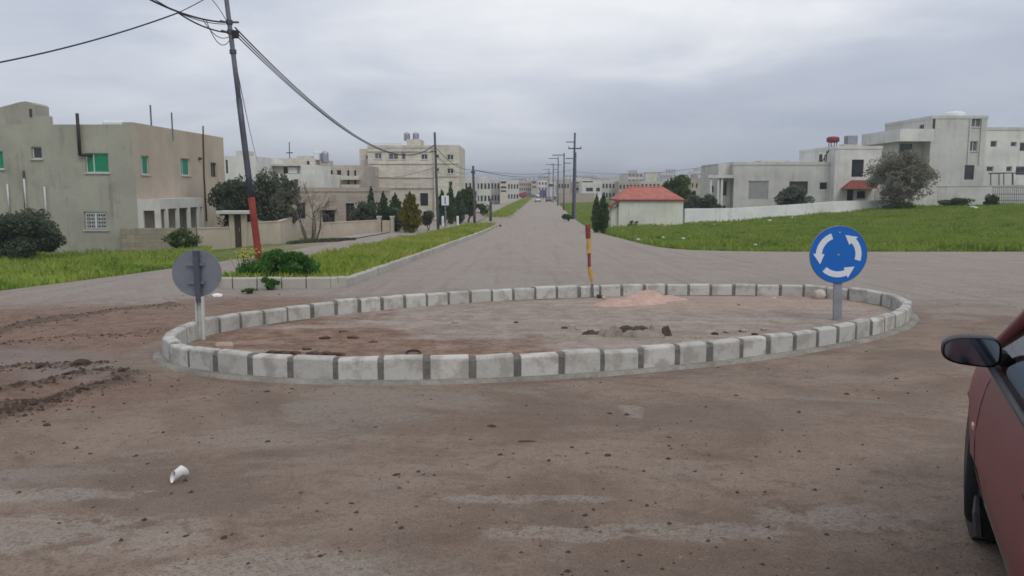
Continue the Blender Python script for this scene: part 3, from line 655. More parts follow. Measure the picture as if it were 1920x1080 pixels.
for k, (px, py, r) in enumerate(((1112, 560, .055), (1124, 562, .06), (1119, 557, .05), (1131, 564, .035))):
    x, y, _ = GP(px, py); rock('stone', (x, y - .05, IZ(x, y) + .03), r, M['stone'] if k != 1 else M['clod'], 'small stones heaped at the foot of the striped post', 'stone', 'stones at the foot of the striped post', seed=20 + k)
# rubbish: crumpled cement bags
x, y, _ = GP(1188, 634); bag = thing('rubbish_pile', 'crumpled grey bags and charred scraps lying inside the ring', 'rubbish', (x, y, IZ(x, y))); bag.scale = (1.2, 1.2, 1.25)
def crumple(cx, cy, lx, ly, h, seed, mat, nm, rz=0):
    n = 22; u = np.linspace(-1, 1, n); U, Vv = np.meshgrid(u, u); e = np.clip(1 - np.maximum(abs(U), abs(Vv)) ** 4, 0, 1)
    H = h * (.35 + 1.5 * abs(fbm(U + seed * 7, Vv, 1.6, 4)) + .5 * fbm(U, Vv + seed, 4, 2)) * e
    ca, sa = math.cos(rz), math.sin(rz); wx = 1 + .35 * fbm(U + seed, Vv, 1.5, 2); X = U * lx * wx; Y = Vv * ly * (1 + .3 * fbm(U, Vv + 3 + seed, 1.5, 2))
    i = (np.arange(n - 1)[:, None] * n + np.arange(n - 1)[None, :]).ravel()
    v = np.stack([cx + X * ca - Y * sa, cy + X * sa + Y * ca, np.maximum(H, -.01)], -1).reshape(-1, 3)
    mesh(nm, v, np.stack([i, i + 1, i + n + 1, i + n], -1), mat, bag, False)
crumple(-.22, -.02, .15, .12, .13, 1, M['rag'], 'bag', .3); crumple(.08, -.06, .24, .12, .09, 2, M['rag'], 'bag', -.1); crumple(.22, .02, .10, .09, .14, 4, M['rag'], 'bag', .6)
crumple(0, .08, .20, .10, .13, 3, M['ragdk'], 'charred_scrap', .2); crumple(-.42, .06, .12, .05, .06, 5, M['ragdk'], 'charred_scrap', -.2); crumple(.33, .02, .05, .07, .14, 6, M['ragdk'], 'charred_scrap', .4)
for k, (px, py, s) in enumerate(((512, 668, 1.3), (534, 670, 1.6), (556, 669, 1.2), (590, 672, 1.7), (612, 671, 1.4), (633, 672, 1.6), (575, 661, 1.0), (662, 640, 1.3), (645, 628, 1.1), (700, 648, 1), (610, 640, 1.2))):
    x, y, _ = GP(px, py); r = .036 * s; o = rock('mud_clump', (x, y, IZ(x, y) + r * .25), r, M['clod'], 'dark clump of mud on the brown soil just inside the kerb ring', 'clod', 'dark mud clumps inside the kerb ring', seed=130 + k, sq=(1.6, 1, .42), rough=.6)
for k, (px, py, s) in enumerate(((1058, 621, 1), (1072, 617, 1.2), (1084, 623, .9), (1340, 632, 1.1), (1362, 628, .9), (1392, 626, 1.2), (1415, 633, 1), (1432, 624, 1), (1310, 640, .9), (968, 610, .8), (853, 611, 1))):
    x, y, _ = GP(px, py); r = .032 * s; o = rock('rubble_stone', (x, y, IZ(x, y) + r * .3), r, M['rubble'] if k % 3 else M['clod'], 'small stone of rubble lying loose on the island soil', 'stone', 'loose rubble stones on the island soil', seed=150 + k, sq=(1.4, 1, .6), rough=.5)
# small dark ring
x, y, _ = GP(775, 673); mb = MB(); mb.tube([(.075 * math.cos(q), .05 * math.sin(q), .03 + .02 * math.sin(q)) for q in np.linspace(0, 2 * PI, 17)], .013, 6); o = mb.build('rubber_ring', M['ragdk']); o.location = (x, y, IZ(x, y)); tag(o, 'small dark rubber ring lying just inside the near kerb', 'ring')
x, y, _ = GP(412, 664); mb = MB(); mb.box(-.10, .10, -.06, .06, -.03, .065, ch=.016); o = mb.build('broken_brick', M['brickp']); o.location = (x, y + .15, IZ(x, y)); o.rotation_euler = (.1, .05, .3); tag(o, 'pinkish broken brick inside the ring near the grey sign back', 'brick')
# crushed white cup on the road
x, y, _ = GP(346, 906); mb = MB(); prof = [(.001, 0), (.034, .002), (.036, .05), (.043, .11), (.045, .112), (.041, .11), (.033, .05), (.03, .008)]
mb.lathe(prof, 20, 'z'); o = mb.build('plastic_cup', M['plastic'], None, True)
for v_ in o.data.vertices:
    c = v_.co; c.x *= 1 - .5 * float(smooth(.02, .1, c.z)); c.x += .02 * float(fbm(c.z * 20 + 5, c.x * 40, 1, 3)); c.y += .014 * float(fbm(c.x * 40, c.z * 30 + 9, 1, 3)); c.y += .02 * math.sin(c.z * 40); c.x += .012 * float(fbm(c.z * 30, c.y * 30, 1, 2))
o.location = (x, y + .02, gz(x, y) + .058); o.rotation_euler = (R(78), R(8), R(-28)); o.scale = (.85, .85, .8); tag(o, 'crushed white plastic cup lying on the dusty road', 'cup')
# clods of earth
pix = [(640 + a / 2.842, 700 + b / 2.842, s) for a, b, s in ((60, 265, 1), (380, 290, 1), (180, 295, 1), (605, 305, 1), (800, 290, 1.5), (690, 360, 1.2), (1120, 385, 1), (985, 180, 1), (1430, 222, 1.2), (1520, 228, 1.2), (480, 145, 1), (1745, 350, 1.2), (1230, 405, 1.2), (1312, 437, 1.2), (1195, 453, 1.1), (1420, 450, 1.8), (845, 443, 1.3), (795, 488, 1.2), (885, 465, .9), (185, 540, 1.2), (290, 552, 1.3), (440, 550, 1.2), (890, 565, 1), (975, 550, 1), (1610, 533, 1.3), (1470, 512, 1), (55, 703, 1.5), (1230, 748, 1.4), (1300, 768, 1.5), (1283, 815, 1.2), (1210, 820, 1), (1390, 707, 1.1), (1635, 748, 1.1), (1210, 967, 1.5), (275, 957, 1.2), (180, 935, 1.1), (35, 908, 1), (235, 912, 1), (1590, 985, 1.6), (1560, 970, 1), (1640, 970, 1), (780, 1040, 1.2), (1525, 1050, 1.2), (965, 828, 1.1))]
pix += [(a / 2, 540 + b / 2, s) for a, b, s in ((178, 525, 1.6), (325, 540, 1), (60, 625, 1.1), (135, 630, 1.2), (338, 628, 1.2), (640, 652, 1.1), (795, 572, .9), (940, 573, .9), (1003, 583, 1.4), (880, 665, 1.1), (1130, 777, 1.1), (915, 815, 1.1), (350, 833, 1.1), (515, 840, 1.3), (700, 940, 1.3), (680, 985, 1.2), (840, 948, 1.9), (860, 935, 1.2), (580, 987, 1.3), (350, 920, 1.2), (225, 893, 1.3), (820, 410, .9), (600, 618, .8), (155, 305, 2.2), (300, 300, 2.6), (440, 365, 1.7), (20, 465, 2), (830, 1015, 1.2), (935, 985, 1.3), (1000, 395, 1.1), (1095, 383, 1))]
pix += [(1680, 712, 1.2), (1588, 742, 1), (1508, 820, 1), (1700, 880, 1), (1445, 800, .9), (1380, 745, .9)]
protos = [rock_mesh(1, (1, .75, .55), 40 + k, .55, 2) for k in range(6)]
for me in protos: me.materials.append(M['clod'])
for k, (px, py, s) in enumerate(pix):
    x, y, z = GP(px, py); r = s * .0038 * y * random.uniform(.8, 1.1)
    o = rock('clod', (x, y, z + r * .2 + float(road_relief(np.array(x), np.array(y)))), 1, M['clod'], 'small dark clod of earth lying on the dusty road before the island', 'clod', 'clods of earth strewn on the dusty road', me=protos[k % 6], rz=random.uniform(0, 6)); o.scale = (r * random.uniform(.9, 1.5), r, r)
x, y, z = GP(990, 831); o = rock('flat_clod', (x, y, z), .055, M['clod'], 'long flat brown slab of mud on the road below the ring', 'clod', sq=(2.0, .7, .32), seed=61, rough=.5)
x, y, z = GP(402, 924); o = rock('flat_clod', (x, y, z), .035, M['clod'], 'flat brown mud cake just beyond the crushed white cup', 'clod', sq=(1.8, .9, .4), seed=62, rough=.5); o['label'] = 'flat brown mud cake next to the crushed white cup'
# crumbs no one could count
cv = []; cf = []
def crumb(x, y, z, r):
    b = len(cv); q = random.uniform(0, 6)
    for k in range(4): cv.append((x + r * math.cos(q + k * 1.57) * random.uniform(.6, 1.4), y + r * math.sin(q + k * 1.57) * random.uniform(.6, 1.4), z - r * .2))
    cv.append((x + r * .2, y, z + r * random.uniform(.35, .7)))
    for k in range(4): cf.append((b + k, b + (k + 1) % 4, b + 4))
for _ in range(1500):
    y = random.uniform(2.4, 16) if random.random() < .7 else random.uniform(2.4, 8)
    x = random.uniform(-.75, .75) * y
    if float(ell(x, y)) < 1.07 and random.random() < .8: continue
    cl = float(vnoise(x, y, .9)) + .35 * math.exp(-((x + 5.5) / 2.5) ** 2 - ((y - 9.5) / 3) ** 2) + .25 * math.exp(-((x - .2) / 1.6) ** 2 - ((y - 3.4) / .6) ** 2)
    if cl < random.uniform(.35, .95): continue
    inside = float(ell(x, y)) < .97
    crumb(x, y, (IZ(x, y) if inside else gz(x, y) + .014 + float(road_relief(np.array(x), np.array(y)))), random.choice([.005, .006, .007, .009, .011, .016]) * (1 + .05 * y))
for pts, w_, a_ in RUTS:
    for _ in range(int(230 * a_)):
        i_ = random.randrange(len(pts) - 1); q = random.random(); x = pts[i_][0] + (pts[i_ + 1][0] - pts[i_][0]) * q + random.gauss(0, w_ * .9); y = pts[i_][1] + (pts[i_ + 1][1] - pts[i_][1]) * q + random.gauss(0, w_ * .9)
        if float(ell(x, y)) < 1.08: continue
        crumb(x, y, gz(x, y) + .014 + float(road_relief(np.array(x), np.array(y))), random.choice([.010, .014, .018, .024, .03]))
tag(mesh('dirt_crumbs', np.array(cv), cf, M['clod']), kind='stuff', label='fine crumbs of dark earth scattered over the road and island', cat='dirt crumbs')
# litter
for k, (px, py, lab, s) in enumerate(((407, 557, 'white scrap of paper on the bare earth beside the median kerb', .09), (1452, 562, 'tiny white scrap on the island soil near the far kerb', .035))):
    x, y, z = GP(px, py); o = rock('paper_scrap', (x, y, z + .03), s, M['plastic'], lab, 'litter', sq=(1.2, .7, .5), seed=70 + k, rough=.5, sub=1)
for k, (px, py) in enumerate(((1168, 438), (1243, 451), (1281, 453), (1292, 449), (1197, 455), (1416, 466), (1442, 417), (1240, 424), (1340, 426), (1824, 391), (1830, 393), (1903, 386), (1246, 428), (1486, 412), (1345, 424))):
    x, y, z = GP(px, py); o = rock('litter_scrap', (x, y, z + .16), .0027 * y, M['litter'], 'pale scrap of litter caught in the green meadow', 'litter', 'pale scraps of litter in the meadow', sq=(1.4, .8, .5), seed=80 + k, rough=.5, sub=1, rz=k)
# ------------------------------------------------------------------ grass and plants
def blades(name, xy, zb, h, w, mat, label, cat, lean=.35, seed=1, parent=None):
    rs = np.random.default_rng(seed); n = len(xy); a = rs.random(n) * 2 * PI; hh = h * (.5 + rs.random(n)); ww = w * (.6 + .8 * rs.random(n))
    dx, dy = np.cos(a) * ww / 2, np.sin(a) * ww / 2; l = rs.normal(0, lean, (n, 2)) * hh[:, None]
    p0 = np.stack([xy[:, 0] - dx, xy[:, 1] - dy, zb - .03], -1); p1 = np.stack([xy[:, 0] + dx, xy[:, 1] + dy, zb - .03], -1)
    m0 = np.stack([xy[:, 0] - dx * .8 + l[:, 0] * .4, xy[:, 1] - dy * .8 + l[:, 1] * .4, zb + hh * .6], -1); m1 = m0 + np.stack([dx * 1.6, dy * 1.6, 0 * dx], -1)
    tp = np.stack([xy[:, 0] + l[:, 0], xy[:, 1] + l[:, 1], zb + hh], -1)
    v = np.stack([p0, p1, m1, tp, m0], 1).reshape(-1, 3); i = np.arange(n) * 5
    f = np.stack([i, i + 1, i + 2, i + 3, i + 4], -1)
    o = mesh(name, v, f, mat, parent)
    if label: tag(o, label, cat, kind='stuff')
    return o
def scatter(n, x0, x1, y0, y1, ok, dens=None, seed=2):
    rs = np.random.default_rng(seed); x = x0 + (x1 - x0) * rs.random(n); y = y0 + (y1 - y0) * rs.random(n); k = ok(x, y)
    if dens is not None: k &= rs.random(n) < dens(x, y)
    return np.column_stack([x[k], y[k]])
hv = lambda x, y: np.clip(vnoise(x, y, .45) * 1.5 - .1, .15, 1.2)
# verge before the grey house
ok = lambda x, y: (x < Lf(y) - .12 - .25 * vnoise(x, y, .9)) & (x > Lf(y) - 20) & (x / y > -.72) & ~((x > -19.6) & (y > 42.0 + (x + 19.8) * .58)) & (y < 45) & (x / y < -.378)
p = scatter(170000, -34, -8, 13, 46, ok, lambda x, y: np.clip(1.25 - y / 60, .3, 1) * (.45 + .55 * smooth(36, 26, y)), 3)
z = g(p[:, 0], p[:, 1]); hk = .10 + .26 * vnoise(p[:, 0], p[:, 1], .5) * smooth(0, 2.0, Lf(p[:, 1]) - p[:, 0]) 
blades('verge_grass', p, z, hk, .05, M['lime'], 'lush lime green weeds on the empty plot before the grey house', 'grass', .4, 4)
# meadow across the side street
ok = lambda x, y: (y > 31.35 + .15 * vnoise(x, y, .8)) & (x > Rf(y) + .15 + .3 * vnoise(x, y, .7)) & (x / y < .70) & (y < 84)
p = scatter(330000, 5, 60, 31, 84, ok, lambda x, y: np.clip(1.35 - y / 75, .25, 1), 5)
z = g(p[:, 0], p[:, 1]); hk = .10 + .20 * vnoise(p[:, 0], p[:, 1], .35)
blades('meadow_grass', p, z, hk, .07, M['meadow'], 'bright green meadow sloping up to the white wall', 'grass', .45, 6)
ok = lambda x, y: (x > Rf(y) + .3) & (x < Rf(y) + 14) & (y > 60)
p = scatter(40000, 5, 40, 60, 240, ok, lambda x, y: np.clip(1.3 - y / 240, .2, 1), 7); z = g(p[:, 0], p[:, 1])
blades('roadside_grass', p, z, .28 + 0 * z, .16, M['meadow'], 'green verge beside the road up to the tall poles', 'grass', .4, 8)
ok = lambda x, y: (x > ML(y) + .14) & (x < MR(y) - .1)
p = scatter(60000, -7, -1, 16.4, 72.3, ok, lambda x, y: np.clip(1.5 - y / 55, .25, 1), 9); z = g(p[:, 0], p[:, 1]) + .15
blades('median_grass', p, z, (.13 + .14 * vnoise(p[:, 0], p[:, 1], .6)) * (.6 + .4 * smooth(17, 21, p[:, 1])), .045, M['yelgrass'], 'yellow green grass along the long median strip', 'grass', .4, 10)
p = scatter(36000, -5, 10, 96, 330, lambda x, y: (x > ML(y)) & (x < MR(y)), None, 11); z = g(p[:, 0], p[:, 1]) + .2
blades('far_median_grass', p, z, .3 + 0 * z, .14, M['yelgrass'], 'yellowish grass on the far median strip up the road', 'grass', .4, 12)

def leaves(blobs, size, seed, shell=.5, squash=1.0, up=0):
    rs = np.random.default_rng(seed); V = []
    for (cx, cy, cz, rx, ry, rz, n) in blobs:
        d = rs.normal(size=(n, 3)); d /= np.linalg.norm(d, axis=1)[:, None]; r = (shell + (1 - shell) * rs.random(n) ** .6)[:, None]
        c = np.array([cx, cy, cz]) + d * r * np.array([rx, ry, rz])
        u = rs.normal(size=(n, 3)); 
        if up: u[:, 2] += up * np.sign(u[:, 2] + .3)
        u /= np.linalg.norm(u, axis=1)[:, None]; w = np.cross(u, rs.normal(size=(n, 3))); w /= np.linalg.norm(w, axis=1)[:, None] + 1e-6
        s = size * (.6 + .8 * rs.random(n))[:, None]
        V.append(np.stack([c - u * s, c + w * s * .42, c + u * s, c - w * s * .42], 1))
    V = np.concatenate(V).reshape(-1, 3); i = np.arange(len(V) // 4) * 4
    return V, np.stack([i, i + 1, i + 2, i + 3], -1)
def leafy(name, blobs, size, mat, parent, seed=1, shell=.45, up=0):
    v, f = leaves(blobs, size, seed, shell, 1, up); return mesh(name, v, f, mat, parent)
def clumps(rx, ry, rz, k, per, seed, cz=0, cr=.45, low=-1):
    """k leaf clumps spread in an ellipsoid"""
    rs = np.random.default_rng(seed); out = []
    while len(out) < k:
        d = rs.uniform(-1, 1, 3)
        if np.linalg.norm(d) > 1 or d[2] < low: continue
        s = cr * (.55 + .8 * rs.random()); out.append((d[0] * rx * .82, d[1] * ry * .82, cz + d[2] * rz * .82, rx * s, ry * s, rz * s * .8, int(per * (.5 + rs.random()))))
    return out
def limbs(mb, base, top, r0, spread, n, seed, lv=2):
    rs = np.random.default_rng(seed)
    def grow(p, d, L, r, l):
        q = [p]; k = 4
        for i in range(k):
            d = d + rs.normal(0, .13, 3); d /= np.linalg.norm(d); q.append(q[-1] + d * L / k)
        mb.tube(q, [r * (1 - .5 * i / k) for i in range(k + 1)], 6 if l > 1 else 4)
        if l > 0:
            for j in range(n):
                a = rs.normal(0, spread, 3); a[2] = abs(a[2]) * .4; nd = d + a; nd /= np.linalg.norm(nd); s = rs.integers(2, k + 1)
                grow(q[s], nd, L * rs.uniform(.55, .8), r * .5, l - 1)
    grow(np.array(base, float), np.array([0, 0, 1.]), top, r0, lv)
def tree(name, label, cat, x, y, h, rx, leaf, bark, seed, k=34, per=230, size=.12, ratio=.5, group=None, trunk=.3, nlimb=4, ry=None, cr=.36, lv=2):
    zb = gz(x, y) - .05; t = thing(name, label, cat, (x, y, zb), (0, 0, 0), group)
    mb = MB(); limbs(mb, (0, 0, 0), h * trunk * 1.5, .035 * h, .55, nlimb, seed, lv); mb.build('trunk', bark, t)
    rz = h * (1 - trunk * .6) / 2
    leafy('crown', clumps(rx, ry or rx, rz, k, per, seed, h - rz, cr), size, leaf, t, seed); return t
def shrub(name, label, x, y, h, rx, leaf, seed, k=16, per=200, size=.09, cat='shrub', group=None, ry=None, up=0):
    zb = gz(x, y); t = thing(name, label, cat, (x, y, zb), (0, 0, 0), group)
    mb = MB()
    rs = np.random.default_rng(seed)
    for q in range(6):
        a = rs.random() * 6.28; mb.tube([(0, 0, -.05), (math.cos(a) * rx * .3, math.sin(a) * rx * .3, h * .4), (math.cos(a) * rx * .5, math.sin(a) * rx * .5, h * .75)], [.03, .02, .008], 5)
    mb.build('stems', M['bark'], t)
    leafy('foliage', clumps(rx, ry or rx, h * .55, k, per, seed, h * .5, .42, -.9), size, leaf, t, seed, .4, up); return t
def cypress(name, label, x, y, h, r, leaf, seed, group=None, cat='tree', n=2600, size=.10):
    zb = gz(x, y); t = thing(name, label, cat, (x, y, zb), (0, 0, 0), group)
    mb = MB(); mb.tube([(0, 0, -.1), (0, 0, h * .6), (0, 0, h * .93)], [.05 * r + .05, .04, .012], 6); mb.build('trunk', M['bark'], t)
    rs = np.random.default_rng(seed); bl = []
    for q in range(26):
        u = (q + .5) / 26; rr = r * (math.sin(PI * min(1, u * .92 + .10)) ** .7) * (1 - .38 * u) * rs.uniform(.85, 1.1)
        bl.append((rs.normal(0, .08 * r), rs.normal(0, .08 * r), h * (.05 + .92 * u), rr, rr, h * .05, int(n / 26 * (.4 + rr / r))))
    leafy('crown', bl, size, leaf, t, seed, .35, 1.2); return t

# dark bush before the grey house
x, y = XX(28, 480, 37), 37; t = shrub('dark_bush', 'big dark green bush growing before the grey house', x, y, 2.45, 2.0, M['dark'], 31, 30, 420, .10, 'bush', ry=1.6)
x, y = XX(342, 466, 41.6), 41.6; shrub('bush', 'small olive bush against the rough stone fence', x, y, 1.25, .8, M['green2'], 32, 14, 200, .07, 'bush')
tree('olive_tree', 'dark olive tree behind the fence, half hidden by the leaning pole', 'tree', XX(448, 400, 51), 51, 4.3, 1.65, M['dark'], M['bark'], 33, 34, 260, .13, trunk=.3)
tree('olive_tree', 'taller grey green olive tree behind the beige fence beside the bare tree', 'tree', XX(517, 400, 50), 50, 4.7, 1.6, M['olive'], M['bark'], 34, 36, 270, .13, trunk=.28)
# bare tree by the pink house
x, y = XX(583, 452, 43.5), 43.5
t = thing('bare_tree', 'leafless grey tree with several stems before the pink stone house', 'tree', (x, y, gz(x, y) - .05))
mb = MB(); 
for q in range(5):
    rs = np.random.default_rng(60 + q)
    def gr(p, d, L, r, l):
        pts = [p]
        for i in range(4):
            d = d + rs.normal(0, .14, 3) + np.array([0, 0, .04]); d /= np.linalg.norm(d); pts.append(pts[-1] + d * L / 4)
        tw.tube(pts, [r * (1 - .15 * i) for i in range(5)], 5 if l > 2 else 3, False)
        if l > 0:
            for j in range(3): 
                nd = d + rs.normal(0, .5, 3); nd /= np.linalg.norm(nd); (gr)(pts[rs.integers(2, 5)], nd, L * rs.uniform(.55, .8), max(r * .55, .007), l - 1)
    a = q * 1.3; b = np.array([math.cos(a) * .25, math.sin(a) * .25, 0]); d0 = np.array([math.cos(a) * .35, math.sin(a) * .35, 1.]); d0 /= np.linalg.norm(d0)
    p1 = b + d0 * .8; mb.tube([b, b + d0 * .4, p1], [.065, .055, .05], 6)
    if q == 0: tw = MB()
    gr(p1, d0, 1.1, .045, 4)
mb.build('trunk', M['barkgrey'], t); tw.build('branches', M['barkgrey'], t)
ok = lambda x, y: ((x - XX(600, 452, 43)) / 1.9) ** 2 + ((y - 43.3) / .9) ** 2 < 1
p = scatter(2600, XX(600, 452, 43) - 2, XX(600, 452, 43) + 2, 42, 45, ok, None, 14)
tag(blades('dry_grass', p, g(p[:, 0], p[:, 1]), .13, .05, M['dark'], None, None, .5, 15), 'dark dry weeds round the foot of the bare tree', 'weeds', kind='stuff')
# lush weeds on the nose of the median
x, y = XX(515, 520, 17.9), 17.9
for k, (px, dd, h, rx, lab) in enumerate(((490, 17.3, .58, .50, 'leafy green weed clump round the foot of the leaning pole'), (532, 17.5, .66, .55, 'leafy green weed clump in the middle of the median nose'), (566, 17.8, .62, .48, 'leafy green weed clump where the median grass begins'))):
    shrub('weed_clump', lab, XX(px, 520, dd), dd, h + .16, rx, M['bushg'], 36 + k, 15, 260, .045, 'weeds', up=.6)
x, y = XX(507, 548, 16.05), 16.05
shrub('weed_clump', 'small weed sprouting from the gutter before the median kerb', x, y, .28, .2, M['bushg'], 39, 8, 60, .035, 'weeds', up=.6)
x, y, _ = GP(468, 552); shrub('weed_clump', 'sparse weed at the corner of the median kerb', x, y, .13, .15, M['green2'], 29, 6, 40, .03, 'weeds', up=.6)
fl = MB(); rs = np.random.default_rng(5)
fx_, fy_ = XX(468, 500, 17.7), 17.7
t = thing('flower_clump', 'yellow wildflowers at the foot of the red painted pole', 'flowers', (fx_, fy_, gz(fx_, fy_) + .15))
st = MB()
for q in range(60):
    a = rs.normal(0, .16, 2); h = rs.uniform(.3, .62); st.tube([(a[0] * .6, a[1] * .6, 0), (a[0], a[1], h)], [.006, .004], 3, False); fl.lathe([(.004, h - .006 + 0), (.02, h), (.004, h + .012)], 6, 'z', (a[0], a[1], 0))
st.build('stems', M['bushg'], t); fl.build('petals', M['flower'], t)
# garden planting before the cream block
for k, (px, h, r, m, lab) in enumerate(((686, 1.9, 1.0, 'dark', 'round dark shrub behind the low beige garden wall'), (697, 3.4, .45, 'cyp', 'slim cypress tip rising behind the round dark shrub'), (719, 3.0, .62, 'cyp', 'small green cypress in the middle of the garden row'), (742, 2.9, .8, 'cyp', 'broad green conifer beside the golden conifer'))):
    dd = 58 + k; x = XX(px, 410, dd)
    if k == 0: shrub('garden_shrub', lab, x, dd, 2.3, 1.1, M['dark'], 41, 14, 240, .11)
    else: cypress('cypress', lab, x, dd, h, r, M[m], 42 + k)
dd = 57; cypress('golden_conifer', 'broad golden green conifer by the kerb', XX(770, 428, dd), dd, 2.9, .95, M['gold'], 47, n=4200, size=.11); 
dd = 60; shrub('garden_shrub', 'dark shrub squeezed behind the golden conifer', XX(744, 425, dd), dd, 1.7, .9, M['dark'], 48, 12, 220, .11)
dd = 62; shrub('garden_shrub', 'dusky shrub at the corner of the cream block', XX(803, 405, dd), dd, 1.7, .6, M['dark'], 49, 10, 200, .11)
for k, (px, dd, h, r, m, lab) in enumerate(((828, 76, 3.3, .55, 'cyp', 'narrow cypress behind the second utility pole'), (845, 78, 3.9, .6, 'cyp', 'tall dark cypress behind the white board'), (861, 80, 3.3, .75, 'dark', 'dark broad cypress between the white board and the green tree'))):
    cypress('cypress', lab, XX(px, 400, dd), dd, h, r, M[m], 51 + k, size=.13)
dd = 84; tree('roadside_tree', 'green leafy tree by the third utility pole', 'tree', XX(878, 395, dd), dd, 3.7, 1.05, M['green2'], M['bark'], 55, 26, 240, .16, trunk=.2)
dd = 110; shrub('shrub', 'brownish shrub at the roadside beyond the third pole', XX(905, 385, dd), dd, 1.9, 1.0, M['green2'], 56, 10, 120, .16)
# across the road
for k, (px, py, h, r, lab) in enumerate(((1118, 422, 2.75, .42, 'slim dark cypress, shorter of the pair by the red roofed hut'), (1131, 422, 2.85, .50, 'slim dark cypress of the pair standing closer to the red roofed hut'))):
    dd = 57; cypress('cypress', lab, XX(px, py, dd), dd, h, r, M['cyp'], 57 + k, size=.09)
dd = 74; x = XX(1262, 372, dd); tree('leafy_tree', 'dark green tree rising behind the red roofed hut', 'tree', XX(1270, 372, 84), 84, 4.6, 2.0, M['green2'], M['bark'], 61, 30, 230, .16, trunk=.25)
shrub('garden_shrub', 'grey green shrub between the hut and the white house', XX(1297, 385, 80), 80, 2.6, 1.2, M['olive'], 62, 14, 200, .13)
shrub('garden_shrub', 'dark shrub beside the porch of the white house', XX(1325, 385, 80), 80, 2.3, 1.25, M['dark'], 63, 16, 200, .13)
dd = 77.5; x = XX(1488, 378, dd)
t = tree('spiky_tree', 'low grey green tree with drooping fronds before the white house', 'tree', x, dd, 2.9, 1.75, M['dusty'], M['barkgrey'], 64, 26, 120, .17, trunk=.12)
for ch in t.children:
    if ch.name.startswith('crown'): ch.data.materials[0] = M['olive']
dd = 74.5; t = tree('grey_tree', 'big dusty grey tree with thin foliage by the three storey house', 'tree', XX(1685, 385, dd), dd, 5.9, 3.3, M['dusty'], M['barkgrey'], 65, 105, 170, .105, trunk=.06, nlimb=6, cr=.21, lv=3)
for k, (px, py, dd, h, r, lab) in enumerate(((1790, 380, 77, .9, 1.6, 'low green shrub along the foot of the pale retaining wall'), (1858, 384, 76, 1.15, .7, 'rounded dark shrub at the end of the pale retaining wall'), (1690, 385, 73.4, .8, 1.6, 'low green growth round the foot of the big dusty tree'))):
    shrub('shrub', lab, XX(px, py, dd), dd, h, r, M['green2'], 66 + k, 14, 150, .11, ry=.6)
shrub('shrub', 'dark scrub where the meadow meets the side street', 24.5, 32.6, .38, 1.6, M['green2'], 69, 14, 200, .07, ry=.5)
shrub('shrub', 'small weed at the foot of the hut wall', XX(1190, 418, 66), 66, .7, .6, M['dark'], 70, 8, 80, .09)
shrub('shrub', 'dark shrub beside the far verge of the road', XX(1066, 400, 88), 88, .9, .7, M['green2'], 71, 8, 80, .11)

# ------------------------------------------------------------------ utility poles and cables
def pole(name, label, base, top, r0, r1, mat, group=None, arms=(), red=0, cat='utility pole'):
    t = thing(name, label, cat, base, (0, 0, 0), group); b = np.array(base); d = np.array(top) - b
    mb = MB(); a0 = red
    mb.tube([tuple(d * q) for q in np.linspace(a0, 1, 6)], [r0 + (r1 - r0) * q for q in np.linspace(a0, 1, 6)], 12); mb.build('shaft', mat, t, True)
    if red:
        mb = MB(); mb.tube([(0, 0, -.3)] + [tuple(d * q) for q in np.linspace(0, red, 4)], [r0 + .006] * 5, 12); mb.build('painted_foot', M['redpaint'], t, True)
    for (h, x0, x1, dep, nm) in arms:
        p = d * (h / d[2]); mb = MB(); mb.box(p[0] + x0, p[0] + x1, p[1] - .05 - r1, p[1] + .05 - r1, h - dep, h + dep)
        mb.build(nm, mat, t)
        if nm == 'crossarm':
            for q in (x0 + .08, x1 - .08):
                mb = MB(); mb.lathe([(.03, 0), (.055, .05), (.03, .09), (.05, .14), (.02, .2)], 8, 'z', (p[0] + q, p[1] - r1, h + dep)); mb.build('insulator', M['pole'], t)
    return t
by = 19.3; bx = XX(489, 515, by); zb = gz(bx, by) + .1
pa = (bx, by, zb); pt = (XX(414, -85, by), by, ZZ(414, -85, by))
t = pole('leaning_utility_pole', 'tall dark leaning utility pole with a red painted foot on the median nose', pa, pt, .10, .062, M['pole'], red=.0)
for o in list(t.children): bpy.data.objects.remove(o)
b = np.array(pa); d = np.array(pt) - b
fr_ = (ZZ(468, 370, by) - zb) / d[2]
for nm, q0, q1, m, r0, r1 in (('painted_foot', -.03, fr_, 'redpaint', .088, .08), ('lower_shaft', fr_, .56, 'pole', .074, .068), ('upper_shaft', .555, 1, 'polegrey', .06, .05)):
    mb = MB(); mb.tube([tuple(d * (q0 + (q1 - q0) * k / 4)) for k in range(5)], [r0 + (r1 - r0) * k / 4 for k in range(5)], 12); mb.build(nm, M[m], t, True)
def onp(h): q = (h - zb) / d[2]; return b + d * q
zc = ZZ(437, 60, by); 
for h, s in ((zc, 1), (zc + .22, 1), (zc - .45, 0)):
    p = onp(h) - b; mb = MB(); mb.lathe([(.075, -.05), (.08, -.045), (.08, .045), (.075, .05)], 12, 'z', tuple(p)); 
    if s: mb.box(p[0] + .05, p[0] + .22, p[1] - .02, p[1] + .02, p[2] - .02, p[2] + .02); mb.tube([(p[0] - .06, p[1], p[2]), (p[0] - .2, p[1] - .05, p[2] + .03)], .018, 6)
    mb.build('cable_clamp', M['pole'], t)
mb = MB(); p = onp(zc - .05) - b; mb.box(p[0] + .05, p[0] + .2, p[1] - .09, p[1] - .0, p[2] - .1, p[2] + .08, ch=.015); mb.build('junction_box', M['blackpl'], t)

